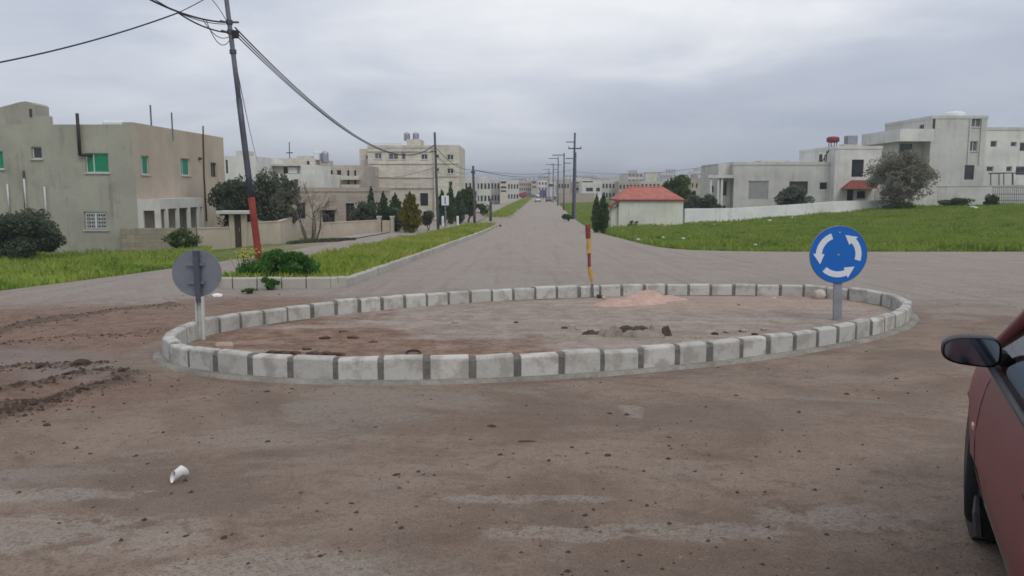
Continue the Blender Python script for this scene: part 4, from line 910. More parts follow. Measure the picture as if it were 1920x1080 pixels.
def pole2(px, pyt, pyb, dd, label, r=.085, name='utility_pole', arms=(), lean=0, mat='pole', group=None):
    x = XX(px, pyb, dd); zb_ = gz(x, dd) - .1; return pole(name, label, (x, dd, zb_), (XX(px + lean, pyt, dd), dd, ZZ(px + lean, pyt, dd)), r, r * .8, M[mat], group, arms)
d2 = 58; P2 = pole2(822, 248, 440, d2, 'thin dark utility pole in the middle of the grassy median', .10, arms=((5.9, -.35, .12, .03, 'bracket'),), lean=-7)
d3 = 80; P3 = pole2(890, 311, 430, d3, 'shorter dark utility pole near the end of the grassy median', .14, arms=((5.2, -.2, .2, .12, 'cable_box'),), lean=-3)
pole2(920, 372, 418, 88, 'short thick post at the tip of the grassy median', .16, 'marker_post')
pole2(938, 421, 434, 71.5, 'stubby post where the long median kerb ends', .12, 'marker_post')
d4 = 95
R1 = pole2(1074, 249, 400, d4, 'tall utility pole with crossarms, first of the row across the road', .14, arms=((9.1, -1.0, .08, .05, 'bracket'), (8.35, -.75, .80, .07, 'crossarm'), (7.2, -1.0, .08, .05, 'bracket')), lean=4)
mb = MB(); mb.box(.03, .36, -.05, .15, 0, 7.9); o = mb.build('lower_sleeve', M['polegrey'], R1)
for k, (px, top, dd, lab) in enumerate(((1057, 287, 138, 'slim utility pole with an arm, second of the row across the road'), (1046, 294, 172, 'slim utility pole with double arm, third of the row across the road'), (1037, 306, 215, 'faint distant utility pole, fourth of the row across the road'), (1029, 316, 265, 'faintest utility pole at the far end of the row'))):
    x = XX(px, 385, dd); zt = ZZ(px, top, dd); zb_ = gz(x, dd); h = zt - zb_
    pole('utility_pole', lab, (x, dd, zb_ - .1), (x, dd, zt), .15, .12, M['polegrey'], None, ((h - .25, -2.0, .1, .08, 'bracket'), (h - 1.6, -1.5 if k % 2 else -.1, .6 if k % 2 else 1.2, .07, 'bracket')))

def cable(name, label, a, b, sag, r=.012, n=26, group=None, cat='cable', mid=None):
    a = np.array(a); b = np.array(b); pts = [a + (b - a) * q + np.array([0, 0, -4 * sag * q * (1 - q)]) for q in np.linspace(0, 1, n)]
    mb = MB(); c = pts[0]; mb.tube([p - c for p in pts], r, 6); o = mb.build(name, M['cable'], None, True); o.location = c; tag(o, label, cat, group); return o
q2 = W(813, 272, d2)
for k, (dz, r, s, lab) in enumerate(((.10, .017, 1.62, 'upper thick overhead cable sagging from the leaning pole to the thin median pole'), (-.02, .014, 1.60, 'middle overhead cable sagging from the leaning pole to the thin median pole'), (-.14, .014, 1.54, 'lowest overhead cable sagging from the leaning pole to the thin median pole'))):
    p = onp(zc + dz); cable('overhead_cable', lab, (p[0] + .12 + .03 * k, p[1], p[2]), (q2[0], q2[1], q2[2] - .02 * k), s, r)
# twin cables coming in over the street from beyond the frame
p = onp(zc + .22)
cable('overhead_cable', 'overhead cable dropping to the leaning pole from above the frame edge', W(250, -18, 15.5), (p[0] - .1, p[1], p[2]), .12, .02)
cable('overhead_cable', 'thin overhead cable twisted beside the thicker one above the leaning pole', W(268, -16, 15.6), (p[0] - .1, p[1], p[2] - .04), .15, .010)
cable('overhead_cable', 'long overhead cable crossing the cloudy sky over the grey house', W(-60, 128, 15), W(334, 24, 18.2), .10, .017)
cable('overhead_cable', 'short slack cable looping from the long cable to the leaning pole', W(334, 24, 18.2), tuple(onp(zc - .02)), .09, .017)
cable('overhead_cable', 'pale thin cable running up from the long cable past the pole top', W(334, 24, 18.2), W(410, -18, 19.2), .02, .010)
cable('overhead_cable', 'thin wire rising beside the top of the leaning pole', W(398, 0, 19.1), tuple(onp(zc + .1)), -.05, .008)
for k, (s, lab) in enumerate(((.20, 'shallow jumper wire looping under the clamp of the leaning pole'), (.34, 'deep jumper wire looping under the clamp of the leaning pole'))):
    cable('jumper_wire', lab, W(380 + 6 * k, 36, 18.9), tuple(onp(zc - .08 - .05 * k)), s, .009, 16)
cable('service_wire', 'thin service wire hanging down behind the leaning pole', tuple(onp(zc - .3)), W(484, 305, 62), .3, .012)
q3 = W(886, 318, d3)
cable('overhead_cable', 'slack overhead cable from the thin median pole to the shorter pole', (q2[0], q2[1], q2[2]), q3, .55, .02)
cable('overhead_cable', 'second slack overhead cable between the two median poles', (q2[0] + .05, q2[1], q2[2] - .45), (q3[0], q3[1], q3[2] - .1), .8, .016)
cable('overhead_cable', 'faint cable from the shorter median pole up the road', q3, W(1030, 322, 265), 1.2, .035)
r1 = W(1078, 322, d4)
cable('overhead_cable', 'faint cable from the tall crossarm pole to the white house', r1, W(1345, 309, 82), .55, .016)
cable('overhead_cable', 'faint cable spanning the road between the shorter pole and crossarm pole', q3, W(1076, 318, d4), .5, .016)
cable('overhead_cable', 'faint cable low over the cream block to the median pole', W(690, 330, 96), (q2[0], q2[1], q2[2] - 1.6), .4, .014)

# white board and bollards by the far carriageway
dd = 70; x = XX(835, 410, dd); zb = gz(x, dd); t = thing('notice_board', 'small white notice board on a post by the far carriageway', 'sign', (x, dd, zb))
h = ZZ(835, 367, dd) - zb; h0 = ZZ(835, 385, dd) - zb
mb = MB(); mb.box(-.32, .32, -.03, .03, h0, h, ch=.01); mb.build('board', M['signwhite'], t); mb = MB(); mb.box(-.05, .05, .032, .12, -.1, h0 + .3); mb.build('post', M['polegrey'], t); mb = MB(); mb.box(-.045, .045, -.036, -.031, h0 + .1, h - .08); mb.build('stripe', M['winmid'], t)
for k, (px, a, b_, lab) in enumerate(((830, 388, 402, 'white bollard under the white notice board'), (858, 388, 402, 'white bollard before the dark cypresses'))):
    dd = 72; x = XX(px, b_, dd); zb = gz(x, dd); mb = MB(); h = .85
    mb.lathe([(.11, -.05), (.11, h - .1), (.08, h - .02), (.02, h)], 12); o = mb.build('bollard', M['tank']); o.location = (x, dd, zb + .1); tag(o, lab, 'bollard', 'white bollards by the far carriageway')
x, y, z = GP(94, 477); mb = MB(); mb.lathe([(.05, -.1), (.05, .62), (.03, .65)], 10); o = mb.build('white_stake', M['tank']); o.location = (x, y, z); tag(o, 'short white stake standing in the weeds by the dark bush', 'stake')
# ------------------------------------------------------------------ cars
def wheel(parent, cx, cy, r, wdt, out):
    t = thing('wheel', None, None); t.parent = parent; t.location = (cx, cy, r); t.rotation_euler = (0, 0, R(-9) if cx > 0 else 0)
    mb = MB(); h = wdt / 2
    mb.lathe([(r * .58, -h * .9), (r * .9, -h), (r * .975, -h * .82), (r, -h * .6), (r, h * .6), (r * .975, h * .82), (r * .9, h), (r * .58, h * .9), (r * .56, h * .3), (r * .56, -h * .3)], 36, 'y'); mb.build('tyre', M['rubber'], t, True)
    mb = MB(); s = out
    mb.lathe([(r * .58, s * h * .86), (r * .55, s * h * .7), (r * .5, s * h * .62), (r * .2, s * h * .72), (.02, s * h * .75)], 30, 'y')
    for k in range(7):
        a = 2 * PI * k / 7; mb.box(-.018, .018, min(s * h * .6, s * h * .8), max(s * h * .6, s * h * .8), r * .15, r * .6)
        n = 8; 
        for i in range(-n, 0):
            x, y, z = mb.v[i]; mb.v[i] = (x * math.cos(a) - z * math.sin(a), y, x * math.sin(a) + z * math.cos(a))
    mb.build('rim', M['alloy'], t); return t
def car(name, label, loc, rz, paint, fine=True, group=None):
    t = thing(name, label, 'car', loc, (0, 0, rz), group); RW, XF, XR = .295, 1.32, -1.22
    xs = [-2.06, -2.03, -1.95, -1.8] + list(np.arange(-1.66, 1.72, .06 if fine else .2)) + [1.74, 1.84, 1.93, 2.0, 2.05, 2.08]
    def sec(x):
        w = .83 - .30 * float(smooth(1.72, 2.14, x)) ** 2 - .10 * float(smooth(1.2, 2.0, x)) - .25 * float(smooth(1.75, 2.1, -x)) ** 2 - .06 * float(smooth(1.2, 2.0, -x))
        zt = float(np.interp(x, [-2.06, -1.95, -1.4, -1, .75, .95, 1.6, 1.95, 2.08], [.78, .92, .96, .93, .92, .92, .80, .68, .56]))
        zb = float(np.interp(x, [-2.06, -1.9, -1.6, 1.6, 1.9, 2.08], [.34, .26, .20, .20, .24, .34]))
        p = [(0, zb), (w * .6, zb), (w - .10, zb + .01), (w - .055, zb + .05), (w - .035, zb + .12), (w - .012, zb + .22), (w, .30 * zb + .70 * .56), (w + .003, .58), (w - .004, .64), (w - .012, min(.70, zt - .1)), (w - .03, min(.78, zt - .06)), (w - .06, min(.86, zt - .03)), (w - .10, zt - .012), (w - .17, zt), (w * .5, zt + .028), (0, zt + .04)]
        return p
    V = []; n = None
    for x in xs:
        p = sec(x); full = [(x, -a, z) for a, z in p[::-1]] + [(x, a, z) for a, z in p[1:]]; n = len(full); V += full
    F = []
    keep = lambda vs: True
    AR = RW + .055
    def dead(idx):
        c = np.mean([V[i] for i in idx], axis=0)
        return any(math.hypot(c[0] - cx, c[2] - RW) < AR and abs(c[1]) > .55 for cx in (XF, XR))
    for i in range(len(xs) - 1):
        for k in range(n - 1):
            f = (i * n + k, i * n + k + 1, (i + 1) * n + k + 1, (i + 1) * n + k)
            if fine is None or not dead(f): F.append(f)
    F.append(tuple(range(n - 1, -1, -1))); F.append(tuple((len(xs) - 1) * n + k for k in range(n)))
    # snap rim vertices of the wheel openings to the arch circle
    from collections import Counter
    ec = Counter()
    for f in F:
        for a, b in zip(f, f[1:] + f[:1]): ec[(min(a, b), max(a, b))] += 1
    rim = {v for e, c in ec.items() if c == 1 for v in e}
    V = [list(v) for v in V]
    for i in rim:
        v = V[i]
        for cx in (XF, XR):
            dx, dz = v[0] - cx, v[2] - RW; r = math.hypot(dx, dz)
            if abs(v[1]) > .5 and r < AR * 1.6 and v[2] > .21: V[i][0] = cx + dx / r * AR; V[i][2] = RW + dz / r * AR
    body = mesh('body', np.array(V), F, paint, t, True)
    for cx in (XF, XR):
        for s in (1, -1):
            mb = MB(); mb.lathe([(AR + .02, s * .44), (AR + .02, s * .78)], 20, 'y', (cx, 0, RW)); ww = mb.build('wheel_well', M['blackpl'], t); ww.data.polygons[0].flip()
    # cabin
    hw = lambda z: .82 - .25 * (z - .90) / .48
    zr, zs = 1.385, .915
    A0, A1, B0, B1, C0, C1 = .93, .28, -.60, -.62, -1.52, -1.02     # pillar feet and heads along the car
    mb = MB()
    rx = np.linspace(C1 - .05, A1 + .05, 9); ry = np.linspace(-1, 1, 9); V2 = []
    for x in rx:
        for y in ry:
            e = .035 * (1 - y * y) - .03 * max(0, abs((x + .37) / .67)) ** 3; V2.append((x, y * (hw(zr) - .01), zr - .02 + e))
    mb.add(V2, [(i * 9 + k, i * 9 + k + 1, (i + 1) * 9 + k + 1, (i + 1) * 9 + k) for i in range(8) for k in range(8)])
    for s in (1, -1):
        mb.tube([(C1, s * hw(zr), zr - .03), (-.35, s * hw(zr), zr - .005), (A1, s * hw(zr), zr - .03)], .03, 8)
        mb.tube([(A0, s * (hw(zs) - .02), zs - .02), (.62, s * hw(1.16), 1.16), (A1, s * hw(zr), zr - .03)], [.036, .034, .032], 8)
        mb.tube([(C0, s * (hw(zs) - .02), zs), (C1 - .08, s * hw(1.3), 1.30), (C1, s * hw(zr), zr - .03)], [.07, .06, .04], 8)
    mb.build('roof', paint, t, True)
    mb = MB()
    for s in (1, -1): mb.tube([(B0, s * (hw(zs)), zs - .01), (B1, s * (hw(zr) + .004), zr - .03)], .03, 8)
    # window seals along the belt line
    for s in (1, -1): mb.tube([(A0 - .06, s * (hw(zs) + .012), zs + .012), (-.3, s * (hw(zs) + .016), zs + .016), (C0 + .1, s * (hw(zs) + .012), zs + .02)], .013, 6)
    mb.build('window_trim', M['blackpl'], t, True)
    def pane(nm, q, par=t): m = MB(); m.add(q, [(0, 1, 2, 3)]); return m.build(nm, M['carglass'], par)
    e = .004
    for s in (1, -1):
        pane('side_window', [(A0 - .03, s * (hw(zs) - e), zs), (B0 + .03, s * (hw(zs) - e), zs), (B1 + .03, s * (hw(zr) - e), zr - .03), (A1, s * (hw(zr) - e), zr - .03)])
        pane('side_window', [(B0 - .03, s * (hw(zs) - e), zs), (C0 + .06, s * (hw(zs) - e), zs), (C1 + .0, s * (hw(zr) - e), zr - .03), (B1 - .03, s * (hw(zr) - e), zr - .03)])
    pane('windscreen', [(A0 + .02, hw(zs) - .03, zs + .0), (A1, hw(zr) - .01, zr - .02), (A1, -hw(zr) + .01, zr - .02), (A0 + .02, -hw(zs) + .03, zs)])
    pane('rear_window', [(C0 - .02, hw(zs) - .05, zs + .02), (C1, hw(zr) - .02, zr - .02), (C1, -hw(zr) + .02, zr - .02), (C0 - .02, -hw(zs) + .05, zs + .02)])
    for cx, cy, s in ((XF, .70, 1), (XF, -.70, -1), (XR, .70, 1), (XR, -.70, -1)): wheel(t, cx, cy, RW, .185, s)
    if not fine: return t
    # interior
    mb = MB()
    for s in (.36, -.36):
        mb.box(-.30, .22, s - .24, s + .24, .35, .55, ch=.05); mb.box(-.42, -.27, s - .24, s + .24, .5, 1.05, ch=.05); mb.box(-.42, -.32, s - .12, s + .12, 1.06, 1.24, ch=.04)
    mb.box(-1.1, -.65, -.6, .6, .35, .55, ch=.05); mb.box(-1.25, -1.1, -.6, .6, .5, 1.08, ch=.05); mb.build('seats', M['seat'], t)
    mb = MB(); mb.box(.52, .92, -.70, .70, .55, .93, ch=.06); mb.build('dashboard', M['blackpl'], t)
    mb = MB(); mb.tube([(.42 + .05 * math.sin(q), .36 + .18 * math.cos(q), .86 + .17 * math.sin(q)) for q in np.linspace(0, 2 * PI, 25)], .014, 6); mb.build('steering_wheel', M['blackpl'], t)
    # mirrors
    for s in (1, -1):
        m = thing('wing_mirror', None, None); m.parent = t; m.location = (.60, s * .742, .985); m.scale = (1, .96, .96)
        n1 = 28; mb = MB(); rings = []
        prof = [(.085, .30), (.075, .68), (.045, .92), (.0, 1.0), (-.05, 1.0), (-.058, .95)]
        V3 = []
        for dx, k in prof:
            for i in range(n1):
                a = 2 * PI * i / n1; ca, sa = math.cos(a), math.sin(a); pw = lambda q: math.copysign(abs(q) ** .62, q)
                yy, zz = pw(ca) * .112 * k, pw(sa) * (.062 + .012 * (-ca)) * k
                V3.append((dx, s * (.165 + yy), zz + .01 - .0 * ca))
        F3 = [(i * n1 + k, i * n1 + (k + 1) % n1, (i + 1) * n1 + (k + 1) % n1, (i + 1) * n1 + k) for i in range(5) for k in range(n1)] + [tuple(range(n1))]
        mb.add(V3, F3); mb.build('shell', M['blackpl'], m, True, True)
        mb = MB(); V4 = [(-.050 , s * (.165 + math.copysign(abs(math.cos(2 * PI * i / n1)) ** .62, math.cos(2 * PI * i / n1)) * .101), .01 + math.copysign(abs(math.sin(2 * PI * i / n1)) ** .62, math.sin(2 * PI * i / n1)) * (.055 - .011 * math.cos(2 * PI * i / n1))) for i in range(n1)]
        mb.add(V4, [tuple(range(n1))]); mb.build('mirror_glass', M['chrome'], m)
        mb = MB(); mb.hexa([(-.02, s * .0, -.055), (.08, s * .0, -.055), (.06, s * .07, -.045), (-.02, s * .07, -.045), (-.02, s * .0, .0), (.08, s * .0, -.0), (.06, s * .07, .01), (-.02, s * .07, .01)]); mb.build('stalk', M['blackpl'], m, False, True)
    # door seams, handles, side lamp, lamps, bumper lines
    mb = MB()
    def seam(xa, za, xb, zb2):
        pts = []
        for q in np.linspace(0, 1, 8):
            x, z = xa + (xb - xa) * q, za + (zb2 - za) * q; p = sec(x); zz = [b for a, b in p[2:13]]; ww = [a for a, b in p[2:13]]
            pts.append((x, float(np.interp(z, zz, ww)), z))
        mb.tube([(x, s * (y - .001), z) for x, y, z in pts], .0045, 4)
    for s in (1, -1):
        mb = MB(); seam(.80, .28, .88, .88); seam(-.64, .30, -.62, .9); seam(.80, .28, -.64, .30); mb.build('door_seam', M['blackpl'], t)
    for s in (1, -1):
        for x in (-.50,):
            mb = MB(); y = s * .828; mb.box(x - .09, x + .09, y - .02, y + .018, .735, .765, ch=.008); mb.build('door_handle', M['blackpl'], t)
        mb = MB(); mb.box(.90, .96, s * .83 - .02, s * .83 + .008, .57, .60, ch=.006); mb.build('side_lamp', M['amber'], t)
        mb = MB(); mb.box(1.84, 1.99, s * .52 - .16, s * .52 + .16, .55, .67, ch=.03); mb.build('headlamp', M['lampclear'], t)
        mb = MB(); mb.box(-2.07, -1.95, s * .58 - .17, s * .58 + .17, .64, .80, ch=.03); mb.build('tail_lamp', M['tankred'], t)
        mb = MB(); mb.tube([(.98, s * .79, .24), (.86, s * .80, .2), (.80, s * .795, .12)], [.012, .02, .02], 6); mb.build('mud_flap', M['blackpl'], t)
    return t
al = R(24.3); Fv = np.array([math.sin(al), math.cos(al)]); Rv = np.array([math.cos(al), -math.sin(al)])
CAR_S, CAR_C = 3.12, .458
c = CAR_S * Fv + (CAR_C + .83) * Rv
car_root = car('parked_car', 'dark red car parked on the dusty road, black wing mirror folded out', (c[0], c[1], gz(*c) + .012), PI / 2 - al, M['carred'])
car_root.rotation_euler = (0, R(2.3), PI / 2 - al) if False else (0, 0, PI / 2 - al)
far = car('far_car', 'pale small car driving far up the road', (0, 0, 0), 0, M['carwhite'], False)
fd = 225; far.location = (XX(1008, 378, fd), fd, gz(XX(1008, 378, fd), fd) + .05); far.rotation_euler = (0, 0, -PI / 2)
f2 = car('far_car', 'dark car driving far up the road behind the pale one', (XX(1030, 378, fd), fd + 4, gz(XX(1030, 378, fd), fd) + .05), -PI / 2, M['cargrey'], False)
f2['label'] = 'dark car near the verge far up the road'
def truck(label, px, dd, rz, cab, box, L=7, H=2.6):
    x = XX(px, 364, dd); t = thing('truck', label, 'truck', (x, dd, gz(x, dd) + .05), (0, 0, rz))
    mb = MB(); mb.box(L / 2 - 1.7, L / 2, -1.1, 1.1, .55, 2.4, ch=.15); mb.build('cab', cab, t)
    mb = MB(); mb.box(L / 2 - .35, L / 2 + .02, -.95, .95, 1.5, 2.15, ch=.03); mb.build('windscreen', M['win'], t)
    mb = MB(); mb.box(-L / 2, L / 2 - 1.8, -1.2, 1.2, .9, H, ch=.04); mb.build('cargo_box', box, t)
    mb = MB(); mb.box(-L / 2, L / 2 - .2, -.4, .4, .55, .88); mb.build('chassis', M['blackpl'], t)
    for x_ in (L / 2 - .9, -L / 2 + 1.2):
        for s in (1, -1): mb = MB(); mb.lathe([(.3, -.14), (.48, -.14), (.5, -.1), (.5, .1), (.48, .14), (.3, .14)], 16, 'y', (x_, s * 1.0, .5)); mb.build('wheel', M['rubber'], t)
    return t
truck('red truck standing side on at the far end of the road', 969, 330, 0, M['truckred'], M['truckred'], 8, 1.9)
truck('blue truck facing down the far end of the road', 1021, 320, -PI / 2 + .2, M['truckblue'], M['truckblue'], 7, 3.3)
for k, (px, dd, m, lab) in enumerate(((1000, 335, 'cargrey', 'dark car parked beside the blue truck far away'), (985, 330, 'truckred', 'dark red car parked next to the red truck far away'), (1012, 340, 'carwhite', 'white car parked among the far trucks'), (951, 300, 'cargrey', 'dark car parked below the far apartment blocks'), (1043, 300, 'cargrey', 'dark grey car beyond the far verge of the road'))):
    x = XX(px, 364, dd); o = dup(far, (x, dd, gz(x, dd) + .05), (0, 0, .4 * k), lab)
    for q in o.children:
        if q.name.split('.')[0] in ('body', 'roof'): q.material_slots[0].link = 'OBJECT'; q.material_slots[0].material = M[m]
# ------------------------------------------------------------------ buildings
STY = {  # glass, frame, frame width
    'dark': ('win', 'frame', .06), 'plain': ('win', 'framedk', .05), 'grey': ('winmid', 'frame', .06), 'green': ('win', 'frame', .05), 'shut': ('shut', 'sill', .10),
    'door': ('door', 'framedk', .07), 'white': ('winmid', 'frame', .10), 'grille': ('win', 'frame', .09), 'tiny': ('win', 'sill', .08), 'brown': ('win', 'framedk', .06)}
class House:
    def __init__(s, name, label, loc, rz=0, group=None, cat='house'):
        s.t = thing(name, label, cat, loc, (0, 0, rz), group); s.loc = np.array(loc)
    def fx(s, px, py=340): return XX(px, py, s.loc[1]) - s.loc[0]
    def fz(s, py, px=960, d=None): return ZZ(px, py, d or s.loc[1]) - s.loc[2]
    def panel(s, mb, o, d, Wd, z0, z1, ops, dep=.16):
        n = (d[1], -d[0]); P = lambda a, z, k=0: (o[0] + d[0] * a + n[0] * k, o[1] + d[1] * a + n[1] * k, z)
        ss = sorted({0, Wd} | {min(max(v, 0), Wd) for q in ops for v in q[:2]}); zs = sorted({z0, z1} | {min(max(v, z0), z1) for q in ops for v in q[2:4]})
        for a, b in zip(ss[:-1], ss[1:]):
            for e, f in zip(zs[:-1], zs[1:]):
                ca, cz = (a + b) / 2, (e + f) / 2
                if any(q[0] < ca < q[1] and q[2] < cz < q[3] for q in ops): continue
                mb.add([P(a, e), P(b, e), P(b, f), P(a, f)], [(0, 1, 2, 3)])
        for q in ops:
            a, b, e, f = q[:4]; r = [P(a, e), P(b, e), P(b, f), P(a, f)]; w = [P(a, e, -dep), P(b, e, -dep), P(b, f, -dep), P(a, f, -dep)]
            for i in range(4): j = (i + 1) % 4; mb.add([r[i], w[i], w[j], r[j]], [(0, 1, 2, 3)])
            s.window(P, a, b, e, f, q[4], dep)
    def window(s, P, a, b, e, f, sty, dep):
        gl, fr, fw = STY[sty]; fw = min(fw, .22 * (b - a)); bar = lambda mb, a0, a1, e0, e1, k0, k1: mb.hexa([P(a0, e0, k1), P(a1, e0, k1), P(a1, e0, k0), P(a0, e0, k0), P(a0, e1, k1), P(a1, e1, k1), P(a1, e1, k0), P(a0, e1, k0)])
        nm = 'door' if sty == 'door' else ('garage_door' if sty == 'shut' else 'window')
        mb = MB(); k0, k1 = -dep + .005, -dep + .055
        bar(mb, a + .004, a + fw, e + .004, f - .004, k0, k1); bar(mb, b - fw, b - .004, e + .004, f - .004, k0, k1); bar(mb, a + fw, b - fw, e + .004, e + fw, k0, k1); bar(mb, a + fw, b - fw, f - fw, f - .004, k0, k1)
        if sty in ('dark', 'green', 'grey', 'white', 'brown') and b - a > .6: m = (a + b) / 2 if sty != 'green' else a + .33 * (b - a); bar(mb, m - .03, m + .03, e + fw, f - fw, k0 + .004, k1 - .004)
        w = mb.build(nm, M[fr], s.t)
        mb = MB(); bar(mb, a + fw - .004, b - fw + .004, e + fw - .004, f - fw + .004, -dep - .01, -dep + .02); mb.build('pane' if sty not in ('door', 'shut') else 'leaf', M[gl], w)
        if sty == 'green':
            mb = MB(); m = a + .33 * (b - a); bar(mb, (m + .035) if b - a > 1 else a + .35 * (b - a), b - fw, e + fw, f - fw, -dep + .028, -dep + .05)
            if b - a > 1: bar(mb, a + fw + .01, m - .035, e + fw, f - fw, -dep + .024, -dep + .034)
            mb.build('shutter', M['green'], w)
        if sty == 'shut':
            mb = MB(); n = 12
            for i in range(n): q = e + fw + (f - e - 2 * fw) * i / n; bar(mb, a + fw, b - fw, q + .01, q + (f - e) / n - .02, -dep + .02, -dep + .035)
            mb.build('slats', M['shut'], w)
        if sty == 'grille':
            mb = MB(); n = 4
            for i in range(n + 1):
                x = a + fw + (b - a - 2 * fw) * i / n; bar(mb, x - .012, x + .012, e + fw, f - fw, -.05, -.035); z = e + fw + (f - e - 2 * fw) * i / n; bar(mb, a + fw, b - fw, z - .012, z + .012, -.034, -.02)
            for i in range(2 * n):
                for j in range(n):
                    cx, cz = a + fw + (b - a - 2 * fw) * (i + .5) / (2 * n), e + fw + (f - e - 2 * fw) * (j + .5) / n; r = .07
                    mb.tube([P(cx + r * math.cos(t), cz + r * math.sin(t), -.03) for t in np.linspace(0, 2 * PI, 9)], .012, 4, False)
            m = (a + b) / 2; bar(mb, m - .05, m + .05, e + fw, f - fw, -.055, -.015)
            mb.build('grille', M['frame'], w)
        if sty in ('dark', 'green', 'grey', 'grille') and f - e < 1.9:
            mb = MB(); bar(mb, a - .08, b + .08, e - .07, e - .003, -.02, .07); mb.build('sill', M['sill'], w)
    def block(s, x0, x1, y0, y1, z0, z1, mat, F=(), Rt=(), Lt=(), par=.45, part='wall', matR=None, edge=None):
        mb = MB(); fr = [(a - x0, b - x0, c, d, st) for a, b, c, d, st in F]; s.panel(mb, (x0, y0), (1, 0), x1 - x0, z0, z1, fr)
        lt = [(y1 - b, y1 - a, c, d, st) for a, b, c, d, st in Lt]; s.panel(mb, (x0, y1), (0, -1), y1 - y0, z0, z1, lt)
        mr = MB() if matR else mb; rt = [(a - y0, b - y0, c, d, st) for a, b, c, d, st in Rt]; s.panel(mr, (x1, y0), (0, 1), y1 - y0, z0, z1, rt)
        s.panel(mb, (x1, y1), (-1, 0), x1 - x0, z0, z1, [])
        w = .2; zi = z1 - par; o = [(x0, y0), (x1, y0), (x1, y1), (x0, y1)]; i_ = [(x0 + w, y0 + w), (x1 - w, y0 + w), (x1 - w, y1 - w), (x0 + w, y1 - w)]
        for k in range(4):
            j = (k + 1) % 4; mb.add([(*o[k], z1), (*o[j], z1), (*i_[j], z1), (*i_[k], z1)], [(0, 1, 2, 3)]); mb.add([(*i_[k], z1), (*i_[j], z1), (*i_[j], zi), (*i_[k], zi)], [(0, 1, 2, 3)])
        mb.add([(*p, zi) for p in i_], [(0, 1, 2, 3)])
        ob = mb.build(part, M[mat], s.t)
        if matR: mr.build('side_wall', M[matR], s.t)
        if edge:
            m = MB(); e = .06
            m.box(x0 - e, x1 + e, y0 - e, y0 - .003, z1 - .28, z1 + .02); m.box(x1 + .003, x1 + e, y0 - .003, y1, z1 - .28, z1 + .02); m.box(x0 - e, x0 - .003, y0 - .003, y1, z1 - .28, z1 + .02); m.build('cornice', M[edge], s.t)
        return ob
    def part(s, nm, mat, fn, sm=False):
        mb = MB(); fn(mb); return mb.build(nm, M[mat], s.t, sm)
def tankfn(x, y, z, r, h): return lambda mb: mb.lathe([(r * .9, z), (r, z + .05 * h), (r, z + .8 * h), (r * .8, z + .93 * h), (r * .3, z + h), (r * .25, z + h + .05), (.02, z + h + .06)], 20, 'z', (x, y, 0))

# --- grey two storey house
d = 43.0; x1 = XX(255, 350, d); hx = House('grey_house', 'two storey grey rendered house with green shutters and beige side wall', (x1, d, gz(x1, d) - .3))
zt = hx.fz(229); z = lambda py: hx.fz(py); xf = lambda px, py=350: hx.fx(px, py)
def yR(px, py): u = (px - 960) / 1500 / (CT + (540 - py) / 1500 * ST); return x1 / u
def zR(px, py): return ZZ(px, py, yR(px, py)) - hx.loc[2]
Fw = [(xf(160, 305), xf(203, 305), z(324), z(287), 'green'), (xf(-40, 300), xf(6, 300), z(317), z(283), 'green'), (xf(59, 285), xf(78, 285), z(298), z(275), 'dark'), (xf(158, 413), xf(201, 413), z(431), z(397), 'grille'), (xf(62, 415), xf(84, 415), z(462), z(400), 'brown')]
sx = xf(229, 230)
Rw = []
for a, b, t_, bt, st in ((265, 280, 292, 327, 'green'), (339, 356, 297, 329, 'green'), (395, 406, 305, 332, 'brown')):
    ya, yb = yR(a, 310) - d, yR(b, 310) - d; m = (a + b) / 2; Rw.append((ya, yb, zR(m, bt), zR(m, t_), st))
hx.block(-17, sx, 0, 13.4, 0, zt - .12, 'house1', [q for q in Fw]); hx.block(sx, 0, 0, 13.4, 0, zt, 'house1', [], Rw, matR='house1s')
# stair house with a shallow arched top
u0, u1 = xf(-60, 200) , xf(93, 200)
def stair(mb):
    dd = d + 1.5; Q = lambda px, py: (XX(px, py, dd) - hx.loc[0], ZZ(px, py, dd) - hx.loc[2]); b0 = zt - .6
    poly = [(Q(-80, 215)[0], b0), (Q(64, 215)[0], b0), Q(64, 196), Q(58, 192.5), Q(48, 190), Q(38, 191), Q(20, 196), Q(0, 201), Q(-80, 212)]
    mb.prism(poly, lambda u, v: (u, 1.5, v), lambda u, v: (u, 2.9, v))
hx.part('stair_tower', 'house1', stair)
hx.part('tower_window', 'win', lambda mb: mb.box(XX(56, 210, d + 1.5) - hx.loc[0], XX(60, 210, d + 1.5) - hx.loc[0], 1.44, 1.497, z(214), z(199)))
hx.part('roof_wall', 'house1', lambda mb: mb.box(xf(62, 225), xf(94, 225), .02, .24, zt - .118, z(218)))
# stove pipe with elbow, drain pipes, aerials
px_ = xf(150, 250)
hx.part('stove_pipe', 'stovepipe', lambda mb: (mb.tube([(px_, -.16, z(292)), (px_, -.16, z(213))], .085, 10), mb.tube([(px_, -.16, z(291)), (px_ + .45, -.16, z(291)), (px_ + .48, .05, z(291))], .07, 10)), True)
for a, t_, b_ in ((49, 335, 400), (86, 350, 420), (17, 345, 400)):
    hx.part('drain_pipe', 'frame', lambda mb: mb.tube([(xf(a, 370), -.07, z(b_)), (xf(a, 370), -.07, z(t_))], .05, 8), True)
hx.part('soil_pipe', 'rust', lambda mb: mb.tube([(xf(47, 370), -.06, z(405)), (xf(47, 340), -.06, z(320))], .05, 8), True)
def rpt(px, py, off=.06): y = yR(px, py) - d; return (off, y, zR(px, py))
hx.part('drain_pipe', 'rust', lambda mb: mb.tube([rpt(386, 415), rpt(381, 330), rpt(380, 285), rpt(379, 236)], .05, 8), True)
